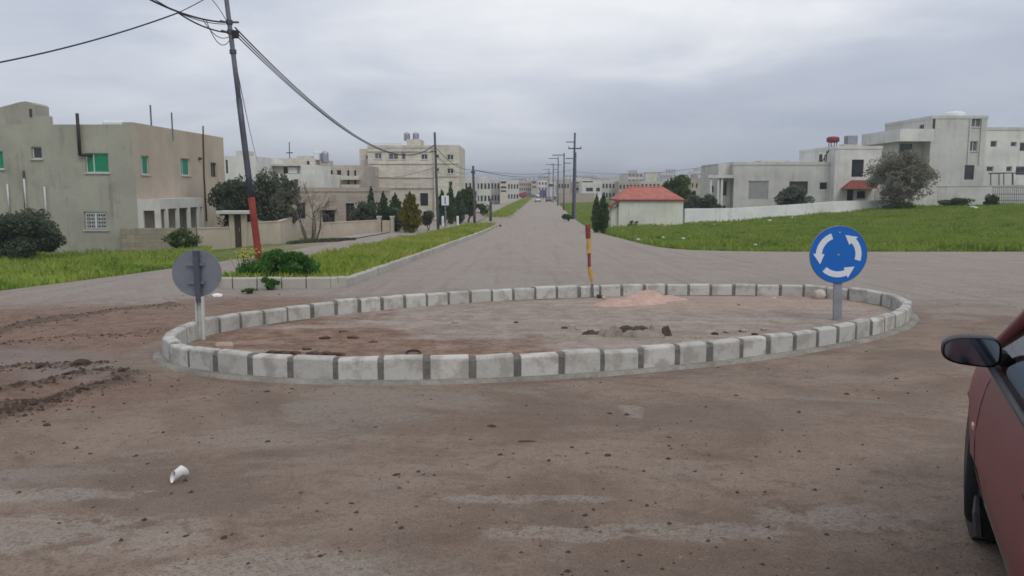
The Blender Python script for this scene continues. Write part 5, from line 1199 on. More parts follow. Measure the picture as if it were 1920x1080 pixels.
for a, b_, t_, yy in ((283, 236, 197, 2.5), (322, 238, 211, 5)):
    xx = XX(a, 220, d + yy) - hx.loc[0]; zz0 = ZZ(a, b_, d + yy) - hx.loc[2]; zz1 = ZZ(a, t_, d + yy) - hx.loc[2]
    hx.part('aerial', 'polegrey', lambda mb: mb.tube([(xx, yy, zz0 - .8), (xx, yy, zz1)], .045, 6))
hx.part('roof_tank', 'tank', lambda mb: mb.box(xf(180, 232), xf(222, 232), .6, 2.4, zt - .5, z(224), ch=.1))
hx.part('meter_box', 'rust', lambda mb: mb.box(.003, .16, yR(373, 300) - d - .12, yR(373, 300) - d + .12, zR(375, 300), zR(375, 295), ch=.02))
# white porch at the foot of the side wall
def porch(mb):
    y0, y1 = yR(258, 400) - d, yR(345, 400) - d; zb, zt_ = zR(300, 425), zR(262, 373)
    mb.box(.005, 1.2, y0, y0 + .12, zt_ - .62, zt_); mb.box(.005, .3, y0, y0 + .12, zb - .5, zt_ - .622); mb.box(.9, 1.2, y0, y0 + .12, zb - .5, zt_ - .622); mb.box(.005, 1.2, y1 - .12, y1, zb - .5, zt_); mb.box(1.08, 1.2, y0 + .12, y1 - .12, zt_ - .55, zt_)
    for q in (.12, .36, .62, .86): yy = y0 + (y1 - y0) * q; mb.box(1.08, 1.2, yy, yy + .32, zb - .5, zt_ - .55)
    mb.box(.005, 1.08, y0 + .12, y1 - .12, zt_ - .08, zt_ - .01)
hx.part('porch', 'pale', porch)

# --- fences in front of it
def wall_run(name, label, pts, h, th, mat, cat='wall', cap=None, base=-.3, zoff=0, tops=None):
    p0 = pts[0]; zb = gz(*p0[:2]); t = thing(name, label, cat, (p0[0], p0[1], zb)); mb = MB(); cb = MB()
    for i, (a, b) in enumerate(zip(pts[:-1], pts[1:])):
        a2, b2 = np.array(a[:2]), np.array(b[:2]); q = (b2 - a2) / np.linalg.norm(b2 - a2); n = np.array([-q[1], q[0]]) * th / 2; a2 = a2 - np.array(p0[:2]); b2 = b2 - np.array(p0[:2])
        za, zb_ = gz(*a[:2]) - zb, gz(*b[:2]) - zb
        ta, tb = (za + h, zb_ + h) if tops is None else (tops[i] - zb, tops[i + 1] - zb)
        def hx8(m, k, l0, l1, h0, h1): 
            N_ = n * k; m.hexa([(*(a2 + N_), l0), (*(b2 + N_), l1), (*(b2 - N_), l1), (*(a2 - N_), l0), (*(a2 + N_), h0), (*(b2 + N_), h1), (*(b2 - N_), h1), (*(a2 - N_), h0)])
        hx8(mb, 1, za + base, zb_ + base, ta, tb)
        if cap: hx8(cb, 1.35, ta + .002, tb + .002, ta + .07, tb + .07)
    mb.build('masonry', M[mat], t, False, True)
    if cap: cb.build('coping', M[cap], t, False, True)
    return t
def fp(px, py, dd): return (XX(px, py, dd), dd)
a, b, c = fp(228, 460, 42.7), fp(370, 460, 43.3), fp(431, 460, 44.2)
wall_run('stone_fence', 'rough weathered stone fence running from the grey house corner', [a, b], 1, .22, 'stonefence', tops=[ZZ(228, 428, 42.7), ZZ(370, 427, 43.3)])
wall_run('garden_wall', 'smooth beige garden wall between the stone fence and the gateway', [(b[0] + .01, b[1]), c], 1, .2, 'fence', cap='fence', tops=[ZZ(370, 429, 43.3), ZZ(431, 428, 44.2)])
e, f = fp(463, 460, 44.7), fp(525, 455, 46.5)
wall_run('garden_wall', 'smooth beige garden wall beyond the gateway, by the dark olive trees', [e, f, (f[0] - .6, f[1] + 6)], 1, .2, 'fence', cap='fence', tops=[ZZ(463, 419, 44.7), ZZ(525, 416, 46.5), ZZ(525, 416, 46.5) + .1])
gx_, gy_ = fp(447, 465, 44.3); t = thing('gateway', 'beige gateway with a flat concrete canopy and narrow dark gate', 'gateway', (gx_, gy_, gz(gx_, gy_) - .1)); zb = t.location.z
for a, b in ((431.5, 441), (454, 462.5)):
    mb = MB(); mb.box(XX(a, 430, gy_) - gx_, XX(b, 430, gy_) - gx_, -.14, .14, -.2, ZZ(a, 401, gy_) - zb); mb.build('pillar', M['fence'], t)
mb = MB(); mb.box(XX(411, 398, gy_) - gx_, XX(471, 398, gy_) - gx_, -.5, .6, ZZ(440, 401, gy_) - zb, ZZ(440, 395, gy_) - zb, ch=.015); mb.build('canopy', M['sill'], t)
mb = MB(); mb.box(XX(441, 430, gy_) - gx_ + .01, XX(454, 430, gy_) - gx_ - .01, -.03, .03, .05, 1.95); gt = mb.build('gate', M['door'], t)
mb = MB(); mb.tube([(.12, -.06, .95), (.12, -.06, 1.15)], .015, 6); mb.build('handle', M['galv'], gt)

# --- pink stone single storey house, with its own garden wall
d = 60.0; x0 = XX(546, 380, d); h2 = House('stone_house', 'single storey pinkish stone house behind the bare tree', (x0, d, gz(x0, d) - .3)); z = lambda py: h2.fz(py); xf = lambda px: h2.fx(px, 390)
W2 = xf(690); h2.block(0, W2, 0, 11, 0, z(352), 'house2', [(xf(604), xf(627), z(420), z(394), 'brown'), (xf(648), xf(664), z(417), z(381), 'brown'), (xf(556), xf(572), z(410), z(380), 'plain')], [(2, 3.2, 1.2, 2.6, 'brown')], edge='house2')
h2.part('window_canopy', 'house2', lambda mb: mb.box(xf(600), xf(632), -.5, -.003, z(393), z(390)))
h2.part('window_ledge', 'rust', lambda mb: mb.box(xf(603), xf(632), -.35, -.003, z(420) - .12, z(420) - .02))
pts = [fp(592, 440, 52.5), fp(707, 428, 57)]
wall_run('low_garden_wall', 'low beige garden wall running past the pink stone house', pts, 1, .2, 'fence', cap='fence', tops=[ZZ(592, 420, 52.5), ZZ(707, 414, 57)])
for k, (a, b) in enumerate(((707, 713.5), (732, 738))):
    dd = 57.2; xa, xb = XX(a, 420, dd), XX(b, 420, dd); zb = gz(xa, dd); t = thing('gate_pillar', ('square beige gate pillar at the end of the low garden wall', 'square beige gate pillar nearest the conifers')[k], 'pillar', (xa, dd, zb))
    mb = MB(); mb.box(0, xb - xa, 0, .4, -.2, ZZ(a, 408, dd) - zb); mb.build('shaft', M['fence'], t); mb = MB(); mb.box(-.04, xb - xa + .04, -.04, .44, ZZ(a, 408, dd) - zb + .002, ZZ(a, 407, dd) - zb + .06); mb.build('cap', M['sill'], t)
wall_run('low_garden_wall', 'short beige wall panel between the two gate pillars', [fp(717, 428, 57.4), fp(732, 428, 57.4)], 1, .18, 'fence', tops=[ZZ(717, 413, 57.4)] * 2)

# --- white houses behind
d = 73.0; x0 = XX(418, 330, d); hw_ = House('white_house', 'white house seen between the grey house and the leaning pole', (x0, d, gz(x0, d) - .3)); z = lambda py: hw_.fz(py); xf = lambda px: hw_.fx(px, 330)
hw_.block(0, xf(480), 0, 9, 0, z(293), 'white', [(xf(424), xf(428), z(325), z(300), 'plain')], [(2, 3.4, 2.5, 3.8, 'plain')])
hw_.part('roof_shed', 'grw', lambda mb: mb.box(xf(430), xf(452), 2, 4, z(293) - .45, z(281)))
d = 78.0; x0 = XX(500, 330, d); hw2 = House('white_house', 'low white house with a dark roof slab behind the olive trees', (x0, d, gz(x0, d) - .3)); z = lambda py: hw2.fz(py); xf = lambda px: hw2.fx(px, 330)
hw2.block(xf(522), xf(608), 0, 9, 0, z(326), 'white', [(xf(529), xf(536), z(345), z(336), 'dark'), (xf(549), xf(559), z(348), z(336), 'grey')])
hw2.block(xf(505), xf(562), .5, 8, z(326) + .002, z(311), 'pale', [(xf(529), xf(537), z(325), z(313), 'plain')], par=.1)
hw2.part('roof_slab', 'grw', lambda mb: mb.box(xf(507), xf(563), -.2, 8.4, z(311) + .003, z(307)))
hw2.block(xf(562) + .01, xf(590), .3, 7, z(326) + .002, z(309), 'white', [], par=.3)
hw2.part('roof_screen', 'tank', lambda mb: mb.box(xf(540), xf(556), .2, .3, z(325), z(314)))
d = 88.0; x0 = XX(478, 310, d); hw3 = House('beige_house', 'beige flat roofed house with roof room and aerial behind the white houses', (x0, d, gz(x0, d) - .3)); z = lambda py: hw3.fz(py); xf = lambda px: hw3.fx(px, 300)
hw3.block(0, xf(590), 0, 9, 0, z(297), 'cream', [(xf(575), xf(580), z(312), z(302), 'plain')]); hw3.block(xf(552), xf(586), 1, 6, z(297) - .44, z(292), 'cream', [], par=.2)
hw3.part('aerial', 'pole', lambda mb: (mb.tube([(xf(541), .5, z(300)), (xf(541), .5, z(266))], .05, 6), mb.box(xf(541) - .35, xf(541) + .35, .47, .53, z(287), z(285))))
hw3.part('roof_tank', 'tank', lambda mb: mb.box(xf(586), xf(596), .5, 2, z(297) - .2, z(297) + .75, ch=.08)); hw3.part('roof_tank', 'tankmetal', tankfn(xf(604), 1.4, z(305), .4, 1.3))
d = 86.0; x0 = XX(606, 330, d); hw4 = House('pink_block', 'pinkish apartment house with tall dark windows beside the cream block', (x0, d, gz(x0, d) - .3)); z = lambda py: hw4.fz(py); xf = lambda px: hw4.fx(px, 330)
ops = []
for a, b in ((616, 624), (632, 640), (651, 655), (664, 668)):
    ops += [(xf(a), xf(b), z(334), z(319), 'brown'), (xf(a), xf(b), z(352), z(338), 'brown')]
hw4.block(0, xf(684), 0, 9, 0, z(310), 'house2', ops); hw4.part('balcony', 'cream', lambda mb: (mb.box(xf(643), xf(676), -1, -.003, z(354), z(352)), mb.box(xf(643), xf(676), -1, -.92, z(352) + .002, z(346)), mb.box(xf(643), xf(676), -1.0, -.003, z(337), z(335)), mb.box(xf(643), xf(676), -1, -.92, z(335) + .002, z(330))))

# --- cream apartment block
d = 95.0; x0 = XX(690, 320, d); hb = House('apartment_block', 'large cream stone apartment block with small dark windows', (x0, d, gz(x0, d) - .3), 0, None, 'building'); z = lambda py: hb.fz(py); xf = lambda px: hb.fx(px, 320)
ops = [(xf(703), xf(716), z(298), z(287), 'grey'), (xf(729), xf(747), z(299), z(288), 'grey'), (xf(753), xf(761), z(299), z(287), 'grey'), (xf(790), xf(802), z(299), z(289), 'dark'), (xf(787), xf(802), z(386), z(362), 'plain'), (xf(758), xf(778), z(372), z(364), 'grey'), (xf(714), xf(726), z(374), z(364), 'grey')]
hb.block(0, xf(814), 0, 14, 0, z(273), 'cream', ops, edge='cream')
hb.block(xf(814) + .01, xf(861), -.4, 12, 0, z(272), 'creamy', [(xf(818), xf(824), z(297), z(290), 'dark'), (xf(839), xf(851), z(300), z(290), 'dark'), (xf(817), xf(824), z(322), z(315), 'dark'), (xf(839), xf(851), z(326), z(316), 'dark'), (xf(841), xf(849), z(349), z(340), 'dark')], [(3, 4.2, 6, 7.2, 'dark'), (3, 4.2, 3, 4.2, 'dark')])
hb.block(xf(671), -.01, 1.2, 12, 0, z(278), 'cream', [(xf(683), xf(688), z(298), z(291), 'dark'), (xf(685), xf(694) - .1, z(340), z(321), 'green')])
hb.block(xf(757), xf(784), 3, 7, z(273) - .44, z(258), 'cream', [], par=.15, part='stair_tower')
for a in (763, 780): hb.part('roof_tank', 'tankmetal', tankfn(XX(a, 255, d + 4) - hb.loc[0], 4, z(258) - .14, .38, 1.0))
hb.part('roof_tank', 'tank', tankfn(xf(772), 4.6, z(258) - .14, .4, 1.1))
hb.part('parapet_panel', 'tank', lambda mb: mb.box(xf(700), xf(753), .3, .42, z(273) + .002, z(268)))
for py in (283, 306, 332, 352): hb.part('ledge', 'cream', lambda mb: mb.box(xf(690) + .05, xf(813), -.14, -.003, z(py) - .08, z(py) + .08))
for py in (306, 330): hb.part('ledge', 'creamy', lambda mb: mb.box(xf(814.5), xf(861), -.52, -.403, z(py) - .07, z(py) + .07))

# --- red roofed hut
d = 66.0; x0 = XX(1160, 400, d); hk = House('roofed_hut', 'small pale hut with a bright red hipped tile roof', (x0, d, gz(x0, d) - .3), 0, None, 'hut'); z = lambda py: hk.fz(py); xf = lambda px: hk.fx(px, 390)
W_ = xf(1281); D_ = 5.0; hk.block(0, W_, 0, D_, 0, z(375), 'kiosk', [], [(1.5, 2.6, z(400), z(385), 'plain')], par=.1)
hk.block(xf(1147), -.01, .3, 2, 0, z(388), 'kiosk', [], par=.1, part='lean_to')
def hip(mb):
    e = .14; a = [(-e, -e), (W_ + e, -e), (W_ + e, D_ + e), (-e, D_ + e)]; zz = z(374.5); zr = z(351); r0, r1 = (xf(1185), D_ / 2), (xf(1254), D_ / 2)
    mb.add([(*p, zz) for p in a] + [(*r0, zr), (*r1, zr)], [(0, 1, 5, 4), (1, 2, 5), (2, 3, 4, 5), (3, 0, 4), (3, 2, 1, 0)])
hk.part('roof', 'roofred', hip)
hk.part('fascia', 'maroon', lambda mb: (mb.box(-.16, W_ + .16, -.18, -.142, z(376.5), z(374)), mb.box(W_ + .142, W_ + .18, -.14, D_ + .14, z(376.5), z(374)), mb.box(-.18, -.142, -.14, D_ + .14, z(376.5), z(374))))
hk.part('ridge', 'roofred', lambda mb: mb.tube([(xf(1185), D_ / 2, z(351)), (xf(1254), D_ / 2, z(351))], .07, 8))
hk.part('side_awning', 'maroon', lambda mb: mb.hexa([(xf(1134), -.2, z(392)), (0, -.2, z(381)), (0, 1.6, z(381)), (xf(1134), 1.6, z(392)), (xf(1134), -.2, z(389)), (0, -.2, z(378)), (0, 1.6, z(378)), (xf(1134), 1.6, z(389))]))

# --- long white wall
pw = [fp(1283, 400, 68), fp(1380, 400, 70), fp(1500, 390, 73), fp(1570, 385, 74.6), fp(1665, 380, 77)]
tw_ = [(1283, 391, 68), (1380, 390, 70), (1500, 382.5, 73), (1570, 377, 74.6), (1665, 375, 77)]
wall_run('long_white_wall', 'long low whitewashed wall along the top of the meadow', pw, 1, .22, 'whitewall', tops=[ZZ(*q) for q in tw_], base=-.8)

# --- white single storey house with roof room
d = 82.0; x0 = XX(1376, 340, d); hr = House('white_house', 'white single storey house with garage shutter and raised roof room', (x0, d, gz(x0, d) - .5)); z = lambda py: hr.fz(py); xf = lambda px: hr.fx(px, 345)
hr.block(0, xf(1555), 0, 10, 0, z(304), 'grw', [(xf(1403), xf(1441), z(375), z(339), 'shut'), (xf(1480), xf(1515), z(364), z(340), 'plain'), (xf(1537), xf(1551), z(355), z(342), 'plain')], edge='pale')
hr.block(xf(1352), -.01, 1.2, 9, 0, z(306), 'pale', [(xf(1360), xf(1369), z(367), z(340), 'plain'), (xf(1361), xf(1368), z(391), z(386), 'plain')], [], [(3, 4, 2, 3.6, 'plain')])
hr.part('porch_roof', 'pale', lambda mb: mb.box(xf(1325), xf(1372), -.6, 1.19, z(334), z(328)))
for a in (1331, 1345, 1352): hr.part('porch_column', 'white', lambda mb: mb.lathe([(.13, 0), (.13, z(336)), (.18, z(334.5))], 12, 'z', (xf(a), -.3, 0)))
hr.part('porch_wall', 'pale', lambda mb: mb.box(xf(1330), xf(1351), .4, .6, 0, z(360)))
hr.part('roof_kerb', 'grw', lambda mb: mb.box(xf(1443), xf(1502), 3, 5, z(304) - .4, z(299)))
hr.block(xf(1555) + .01, xf(1640), -1.2, 9, 0, z(275), 'white', [(xf(1586), xf(1608), z(332), z(300), 'plain'), (xf(1580), xf(1592), z(392), z(356), 'door'), (xf(1598), xf(1614), z(372), z(358), 'plain')], [], [(1, 2, 4.5, 6, 'plain')], edge='white', part='roof_room')
def awn(mb):
    a = [(xf(1567), -2.6), (xf(1627), -2.6), (xf(1627), -1.203), (xf(1567), -1.203)]; zz = z(354); zr = z(338); mb.add([(*p, zz) for p in a] + [(xf(1586), -1.203, zr), (xf(1616), -1.203, zr)], [(0, 1, 5, 4), (1, 2, 5), (3, 0, 4), (3, 2, 1, 0), (2, 3, 4, 5)])
hr.part('awning', 'maroon', awn)
hr.part('awning_post', 'white', lambda mb: mb.box(xf(1624), xf(1629), -2.6, -2.4, 0, z(354.5)))
hr.part('roof_stair', 'rust', lambda mb: (mb.tube([(xf(1543), .5, z(303)), (xf(1560), .5, z(272))], .05, 6), mb.tube([(xf(1540), .5, z(303)), (xf(1540), .5, z(289))], .16, 6), mb.tube([(xf(1548), .5, z(303)), (xf(1548), .5, z(290))], .05, 6), mb.tube([(xf(1551), .5, z(303)), (xf(1551), .5, z(283))], .05, 6)))
rt = thing('roof_tank', 'dark red water tank on a stand on the roof room', 'water tank', (hr.loc[0] + xf(1565), d + 1, hr.loc[2] + z(275)))
mb = MB(); mb.lathe([(.4, .45), (.62, .55), (.62, .95), (.4, 1.05)], 18, 'z'); mb.build('drum', M['tankred'], rt, True)
mb = MB()
for a in range(4): mb.tube([(.4 * math.cos(a * 1.57 + .8), .4 * math.sin(a * 1.57 + .8), -.3), (.4 * math.cos(a * 1.57 + .8), .4 * math.sin(a * 1.57 + .8), .47)], .04, 6)
mb.build('stand', M['rust'], rt)
rt = thing('roof_tank', 'square pale metal water tank beside the dark red tank', 'water tank', (hr.loc[0] + xf(1591), d, hr.loc[2] + z(275)))
mb = MB(); mb.box(-.5, .5, -.5, .5, .22, 1.1, ch=.04); mb.build('drum', M['tankmetal'], rt); mb = MB(); mb.box(-.9, .6, -.6, .6, .08, .2); mb.build('platform', M['grw'], rt); mb = MB(); mb.box(-.7, -.6, -.1, .1, -.3, .078); mb.box(.4, .5, -.1, .1, -.3, .078); mb.build('stand', M['grw'], rt)

# --- three storey house on the rise
d = 85.0; x0 = XX(1738, 300, d); h3 = House('tall_house', 'three storey whitish house with a roof tower and balcony wing', (x0, d, gz(x0, d) - .8), 0, None, 'house'); z = lambda py: h3.fz(py); xf = lambda px: h3.fx(px, 300)
h3.block(0, xf(1841), -.5, 10, 0, z(218), 'grw', [(xf(1811), xf(1829), z(239), z(222), 'grey'), (xf(1810), xf(1826), z(284), z(265), 'grey'), (xf(1805), xf(1823), z(337), z(310), 'plain')], [], [(1, 2, 8, 9.4, 'plain')], part='tower_wall', edge='pale')
h3.part('stair_recess', 'pale', lambda mb: (mb.box(xf(1808), xf(1811) - .02, -.62, -.503, z(309), z(221)), mb.box(xf(1829) + .02, xf(1832), -.62, -.503, z(309), z(221))))
ops = []
for a, b, t_, bt in ((1855, 1867, 264, 276), (1893, 1904, 266, 275), (1910, 1926, 267, 284), (1851, 1864, 312, 322), (1888, 1899, 312, 322), (1906, 1926, 312, 329), (1945, 1960, 267, 284)): ops.append((xf(a), xf(b), z(bt), z(t_), 'tiny'))
h3.block(xf(1841) + .01, xf(2010), 0, 10, 0, z(239), 'white', ops, edge='pale')
h3.block(xf(1691), -.01, 1.0, 9, 0, z(266), 'pale', [(xf(1694), xf(1718), z(291), z(267) - .1, 'plain'), (xf(1700), xf(1720), z(345), z(315), 'plain')], par=.1)
h3.part('balcony_roof', 'white', lambda mb: (mb.box(xf(1675), -.02, -1.2, 8, z(266) + .003, z(263)), mb.box(xf(1675), -.02, -1.2, -1.0, z(263) + .002, z(243)), mb.box(xf(1675), xf(1675) + .2, -.998, 8, z(263) + .002, z(243))))
h3.part('roof_rail', 'rust', lambda mb: mb.box(xf(1740), xf(1744), -.56, -.503, z(257), z(224)))
rt = thing('roof_tank', 'white domed water tank on top of the three storey house', 'water tank', (h3.loc[0] + xf(1803), d + 2, h3.loc[2] + z(218) - .45))
mb = MB(); mb.lathe([(1.05, .2), (1.1, .35), (1.1, .8), (.95, 1.0), (.5, 1.12), (.1, 1.15)], 24); mb.build('drum', M['tank'], rt, True); mb = MB(); mb.lathe([(.25, 1.14), (.25, 1.25), (.05, 1.27)], 12); mb.build('lid', M['tank'], rt); mb = MB(); mb.box(-.8, .8, -.8, .8, -.0, .2); mb.build('stand', M['grw'], rt)
wall_run('retaining_wall', 'pale retaining wall below the three storey house', [fp(1757, 370, 79.5), fp(1990, 370, 79.5)], 1, .3, 'grw', cap='pale', tops=[ZZ(1757, 350, 79.5), ZZ(1990, 347, 79.5)], base=-1.2)
wall_run('retaining_wall', 'dim masonry wall behind the big dusty tree', [fp(1640, 378, 79), fp(1756, 378, 79)], 1, .25, 'pale', tops=[ZZ(1640, 358, 79), ZZ(1756, 352, 79)], base=-1)
pg = thing('pergola', 'dark metal pergola standing before the three storey house', 'pergola', (XX(1905, 360, 81), 81, ZZ(1905, 372, 81))); pl = np.array(pg.location)
def PX(px, py, dy=0): return (XX(px, py, 81) - pl[0], dy, ZZ(px, py, 81) - pl[2])
for a in (1882, 1898, 1925):
    for dy in (0, 2.2): mb = MB(); mb.tube([PX(a, 384, dy), PX(a, 325, dy)], .05, 6); mb.build('post', M['darkpost'], pg)
mb = MB(); 
for dy in (0, 1.1, 2.2): mb.tube([PX(1879, 325, dy), PX(1945, 323, dy)], .055, 6)
for a in range(1882, 1945, 7): mb.tube([PX(a, 324, -.3), PX(a, 324, 2.6)], .035, 5)
mb.build('beams', M['darkpost'], pg)
def PX(px, py, dy=0): return (XX(px, py, 78) - pl[0], dy, ZZ(px, py, 78) - pl[2])
mb = MB()
for a in range(1862, 1960, 4): mb.tube([PX(a, 390), PX(a, 352)], .025, 4)
for py in (351, 364, 376): mb.tube([PX(1860, py), PX(1960, py)], .03, 4)
fo = mb.build('metal_railing', M['polegrey']); fo.location = pl + np.array([0, 78 - 81, 0]); tag(fo, 'grey metal railing below the dark pergola', 'railing')

# --- the town further off
def town(name, label, p0, p1, top, dd, mat, wins=(), grid=None, sty='plain', group=None, extra=None, depth=9, cat='building'):
    x0 = XX(p0, 345, dd); h = House(name, label, (x0, dd, gz(x0, dd) - .5), 0, group, cat); ops = []
    for a, b, t_, bt in wins: ops.append((h.fx(a, 345), h.fx(b, 345), h.fz(bt), h.fz(t_), sty))
    Wd = h.fx(p1, 345); zt = h.fz(top)
    if grid:
        nx, nz = grid; fh = (zt - .9) / nz
        for i in range(nx):
            for j in range(nz):
                c = Wd * (i + .5) / nx; w = min(.75, Wd / nx * .28); ops.append((c - w, c + w, .5 + fh * j + fh * .3, .5 + fh * j + fh * .3 + min(1.3, fh * .48), sty))
    h.block(0, Wd, 0, depth, 0, zt, mat, ops, par=.4)
    if extra:
        for (a, b, t_, m, nm) in extra: h.part(nm, m, lambda mb: mb.box(h.fx(a, 340), h.fx(b, 340), 1.5, 4, zt - .4, h.fz(t_)))
    return h
town('apartment_house', 'pale greenish apartment house behind the third pole', 893, 920, 335, 185, 'pale', grid=(4, 2), extra=[(899, 915, 329, 'grw', 'roof_room')])
town('apartment_house', 'grey apartment house with shaded windows, next to the pale greenish one', 920.5, 937, 335, 195, 'grw', grid=(3, 2), extra=[(924, 929, 331, 'pale', 'roof_room')])
town('apartment_house', 'cream apartment house with three dark balcony slots', 937.5, 951, 336, 190, 'cream', [(939, 949, 340, 344), (939, 949, 349.5, 353), (939, 949, 357, 360)])
town('apartment_house', 'greenish white block above the far red truck', 951.5, 973, 338, 230, 'pale', grid=(4, 2))
town('apartment_house', 'wide pinkish block behind the far red truck', 973.5, 996, 340, 380, 'house2', grid=(6, 3))
town('apartment_house', 'pinkish block with two dark openings at the end of the road', 996.5, 1008, 337, 370, 'house2', [(998, 1005, 340, 344), (998, 1005, 349, 352)])
town('apartment_house', 'white block just behind the blue truck', 1009, 1026, 338, 390, 'white', grid=(3, 3))
town('apartment_house', 'bluish grey building with a dark band beside the blue truck', 1026.5, 1041, 340, 300, 'grw', [(1028, 1039, 345, 350)])
town('apartment_house', 'pinkish house behind the slim poles of the row', 1046, 1068, 338, 260, 'house2', grid=(4, 2))
town('apartment_house', 'brownish house with a dark roof line by the crosswise pole', 1073, 1090, 340, 215, 'fence', [(1075, 1088, 341.5, 344), (1077, 1086, 352, 357)])
town('apartment_house', 'white house with a dark upper band next to the tall crossarm pole', 1090.5, 1128, 338, 205, 'white', [(1092, 1112, 339.6, 342), (1099, 1112, 352, 359), (1118, 1125, 352, 359)])
town('apartment_house', 'pale block above the dark cypress pair', 1128.5, 1160, 338, 225, 'pale', grid=(5, 2))
town('apartment_house', 'pinkish flat roofed block behind the red roofed hut', 1160.5, 1200, 340, 215, 'house2', grid=(6, 2))
town('apartment_house', 'yellowish block with a roof room above the hut roof', 1201, 1238, 339, 235, 'creamy', grid=(5, 2), extra=[(1212, 1232, 324, 'creamy', 'roof_room')])
town('apartment_house', 'pale block half hidden by the green tree behind the hut', 1239, 1280, 341, 245, 'pale', grid=(6, 2))
town('pink_house', 'pinkish two storey house beyond the porch of the white house', 1296, 1332, 334, 135, 'house2', [(1316, 1326, 344, 352), (1297.5, 1300, 344, 352), (1305, 1308, 344, 352)], extra=[(1304, 1312, 327.5, 'tankmetal', 'roof_tank')], cat='house')
town('pink_house', 'whitish house peeping out beside the pinkish two storey one', 1282, 1295.5, 332, 150, 'white', grid=(2, 2), cat='house')
town('apartment_house', 'pale block behind the cypresses next to the cream block', 864, 892, 333, 150, 'grw', grid=(4, 2))
wall_run('field_wall', 'long low beige wall beyond the verge under the tall poles', [fp(1046, 372, 200), fp(1115, 372, 195)], 1, .3, 'fence', tops=[ZZ(1046, 363, 200), ZZ(1115, 362, 195)], base=-1)
rs = np.random.default_rng(77)
protos_ = []
for k in range(6):
    m = ('white', 'pale', 'cream', 'grw', 'house2', 'creamy')[k]; h = House('distant_house', 'tiny pale house in the hazy town on the distant hillside', (0, 0, 0), 0, 'tiny houses on the distant hillside', 'house')
    Wd, Ht = ((12, 9), (16, 8), (10, 11), (20, 9), (13, 7), (9, 12))[k]
    ops = [(Wd * (i + .5) / 4 - .9, Wd * (i + .5) / 4 + .9, 1.2 + 3 * j, 2.8 + 3 * j, 'plain') for i in range(4) for j in range(int(Ht // 3))]
    ops = []
    h.block(0, Wd, 0, 10, -3, Ht, m); 
    h.part('window', 'winmid', lambda mb: [mb.box(Wd * (i + .5) / 4 - .8, Wd * (i + .5) / 4 + .8, -.1, -.01, 1.2 + 3 * j, 2.7 + 3 * j) for i in range(4) for j in range(int(Ht // 3))])
    protos_.append(h.t)
spots = []
for _ in range(70):
    px = rs.uniform(1048, 1345); dd = rs.uniform(420, 950); spots.append((px, dd))
for _ in range(34):
    px = rs.uniform(858, 1050); dd = rs.uniform(430, 900); spots.append((px, dd))
for k, (px, dd) in enumerate(spots):
    x = XX(px, 340, dd); o = protos_[k] if k < 6 else dup(protos_[int(rs.integers(6))]); o.location = (x, dd, gz(x, dd)); o.rotation_euler = (0, 0, rs.uniform(-.5, .5)); q = rs.uniform(.7, 1.1); o.scale = (q, q, q * rs.uniform(.6, 1.0))

# ------------------------------------------------------------------ light, sky, camera
w = bpy.data.worlds.new('World'); sc.world = w; w.use_nodes = True; nt = w.node_tree; nt.nodes.clear()
class WN(NT):
    def __init__(s, t): s.t = t; s.tc = s.n('ShaderNodeTexCoord')
n = WN(nt); out = n.n('ShaderNodeOutputWorld'); dirv = n.tc.outputs['Generated']
SUN_EL, SUN_AZ = 48, 148      # azimuth clockwise from +Y: high, behind and to one side of the camera
sky = n.n('ShaderNodeTexSky', sky_type='NISHITA'); sky.sun_disc = False; sky.sun_elevation = R(SUN_EL); sky.sun_rotation = R(SUN_AZ); sky.air_density = 1; sky.dust_density = 2
s3 = n.xyz(dirv); zc_ = n.math('ADD', n.math('MAXIMUM', s3[2], 0), .16)
cb = n.n('ShaderNodeCombineXYZ'); n.set(cb.inputs[0], n.math('DIVIDE', s3[0], zc_)); n.set(cb.inputs[1], n.math('DIVIDE', s3[1], zc_)); pv_ = cb.outputs[0]
big = n.noise(n.map(dirv, (2.0, 2.0, 6.5), (3.1, 1.7, .4)), 1.0, 5, .5, .5); det = n.noise(n.map(pv_, (.7, .8, 1), (9.2, 4.1, 0)), 1.6, 6, .55, .5)
cl = n.math('MULTIPLY_ADD', det, .36, n.math('MULTIPLY', big, .64))
el = s3[2]
# brighter break in the cloud ahead and high up, darker bank to the east of it
br = n.math('MULTIPLY', n.ss(el, .09, .26), n.math('SUBTRACT', 1, n.ss(n.math('ABSOLUTE', n.math('SUBTRACT', s3[0], .06)), .05, .55)))
dk = n.math('MULTIPLY', n.math('MULTIPLY', n.ss(el, .02, .08), n.math('SUBTRACT', 1, n.ss(el, .11, .20))), n.ss(s3[0], -.15, .30))
v = n.math('ADD', cl, n.math('MULTIPLY', br, .24)); v = n.math('SUBTRACT', v, n.math('MULTIPLY', dk, .11))
ramp = n.n('ShaderNodeValToRGB'); n.set(ramp.inputs[0], v); cr = ramp.color_ramp
cr.elements[0].position = .28; cr.elements[0].color = (.40, .45, .555, 1); cr.elements[1].position = .74; cr.elements[1].color = (.92, .93, .955, 1)
e_ = cr.elements.new(.5); e_.color = (.56, .60, .695, 1)
hz_ = n.math('SUBTRACT', 1, n.ss(el, -.02, .09)); ccol = n.mix(n.math('MULTIPLY', hz_, .6), ramp.outputs[0], (.565, .615, .695))
bc = n.n('ShaderNodeBackground'); n.set(bc.inputs[0], ccol); bc.inputs[1].default_value = 1.0
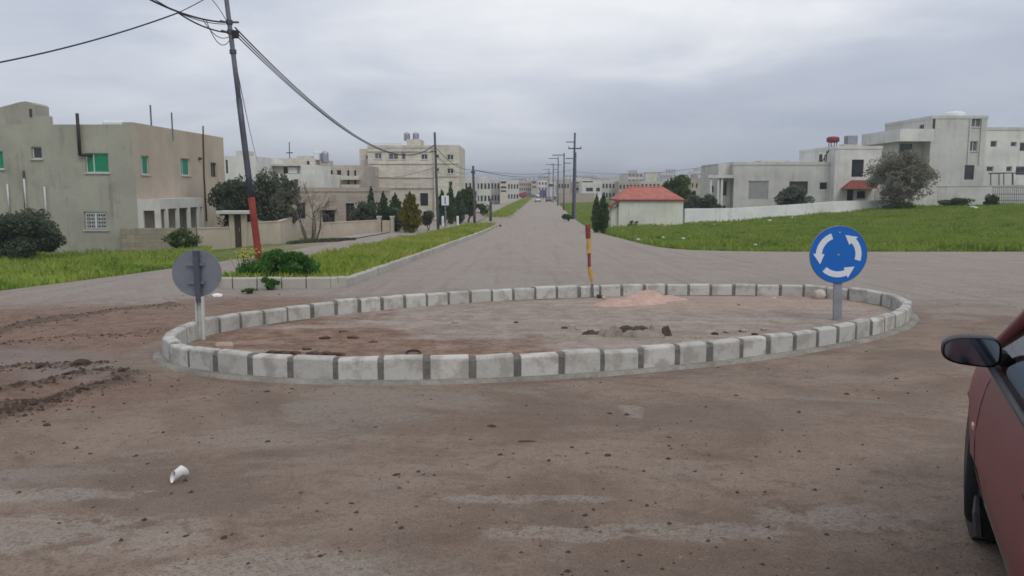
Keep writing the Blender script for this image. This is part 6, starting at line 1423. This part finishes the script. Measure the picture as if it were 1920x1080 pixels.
bn = n.n('ShaderNodeBackground'); n.set(bn.inputs[0], sky.outputs[0]); bn.inputs[1].default_value = .08
mx = n.n('ShaderNodeMixShader'); mx.inputs[0].default_value = .9; nt.links.new(bn.outputs[0], mx.inputs[1]); nt.links.new(bc.outputs[0], mx.inputs[2]); nt.links.new(mx.outputs[0], out.inputs[0])
sl = bpy.data.lights.new('sun', 'SUN'); sl.energy = .8; sl.angle = R(25); sl.color = (1, .96, .90)
so = bpy.data.objects.new('sun', sl); COL.objects.link(so); so.rotation_euler = (R(90 - SUN_EL), 0, R(180 - SUN_AZ) ); so.location = (0, 0, 60)
sv = np.array([math.sin(R(SUN_AZ)) * math.cos(R(SUN_EL)), math.cos(R(SUN_AZ)) * math.cos(R(SUN_EL)), math.sin(R(SUN_EL))])
from mathutils import Vector
so.rotation_euler = Vector(sv).to_track_quat('Z', 'Y').to_euler()

cd = bpy.data.cameras.new('camera'); cam = bpy.data.objects.new('camera', cd); COL.objects.link(cam); sc.camera = cam
cam.location = (0, 0, EYE); cam.rotation_euler = (PI / 2 - TH, 0, 0); cd.sensor_width = 36; cd.lens = 1500 / 1920 * 36; cd.clip_end = 9000; cd.clip_start = .05
HAZE = True
if HAZE:
    mb = MB(); mb.box(-1000, 1800, -70, 4300, -14, 40); hz = mb.build('haze', bpy.data.materials.new('haze')); m = hz.data.materials[0]; m.use_nodes = True; t = m.node_tree; t.nodes.clear()
    o_ = t.nodes.new('ShaderNodeOutputMaterial'); pv2 = t.nodes.new('ShaderNodeVolumePrincipled'); pv2.inputs['Color'].default_value = (.72, .78, .86, 1); pv2.inputs['Density'].default_value = .0007; pv2.inputs['Anisotropy'].default_value = .2
    t.links.new(pv2.outputs[0], o_.inputs['Volume']); tag(hz, kind='stuff')
vs = sc.view_settings; vs.view_transform = 'Standard'; vs.look = 'None'; vs.exposure = .12; vs.gamma = 1; vs.use_curve_mapping = False
sc.cycles.max_bounces = 6; sc.cycles.volume_bounces = 0; sc.cycles.transparent_max_bounces = 12; sc.cycles.filter_width = 1.6
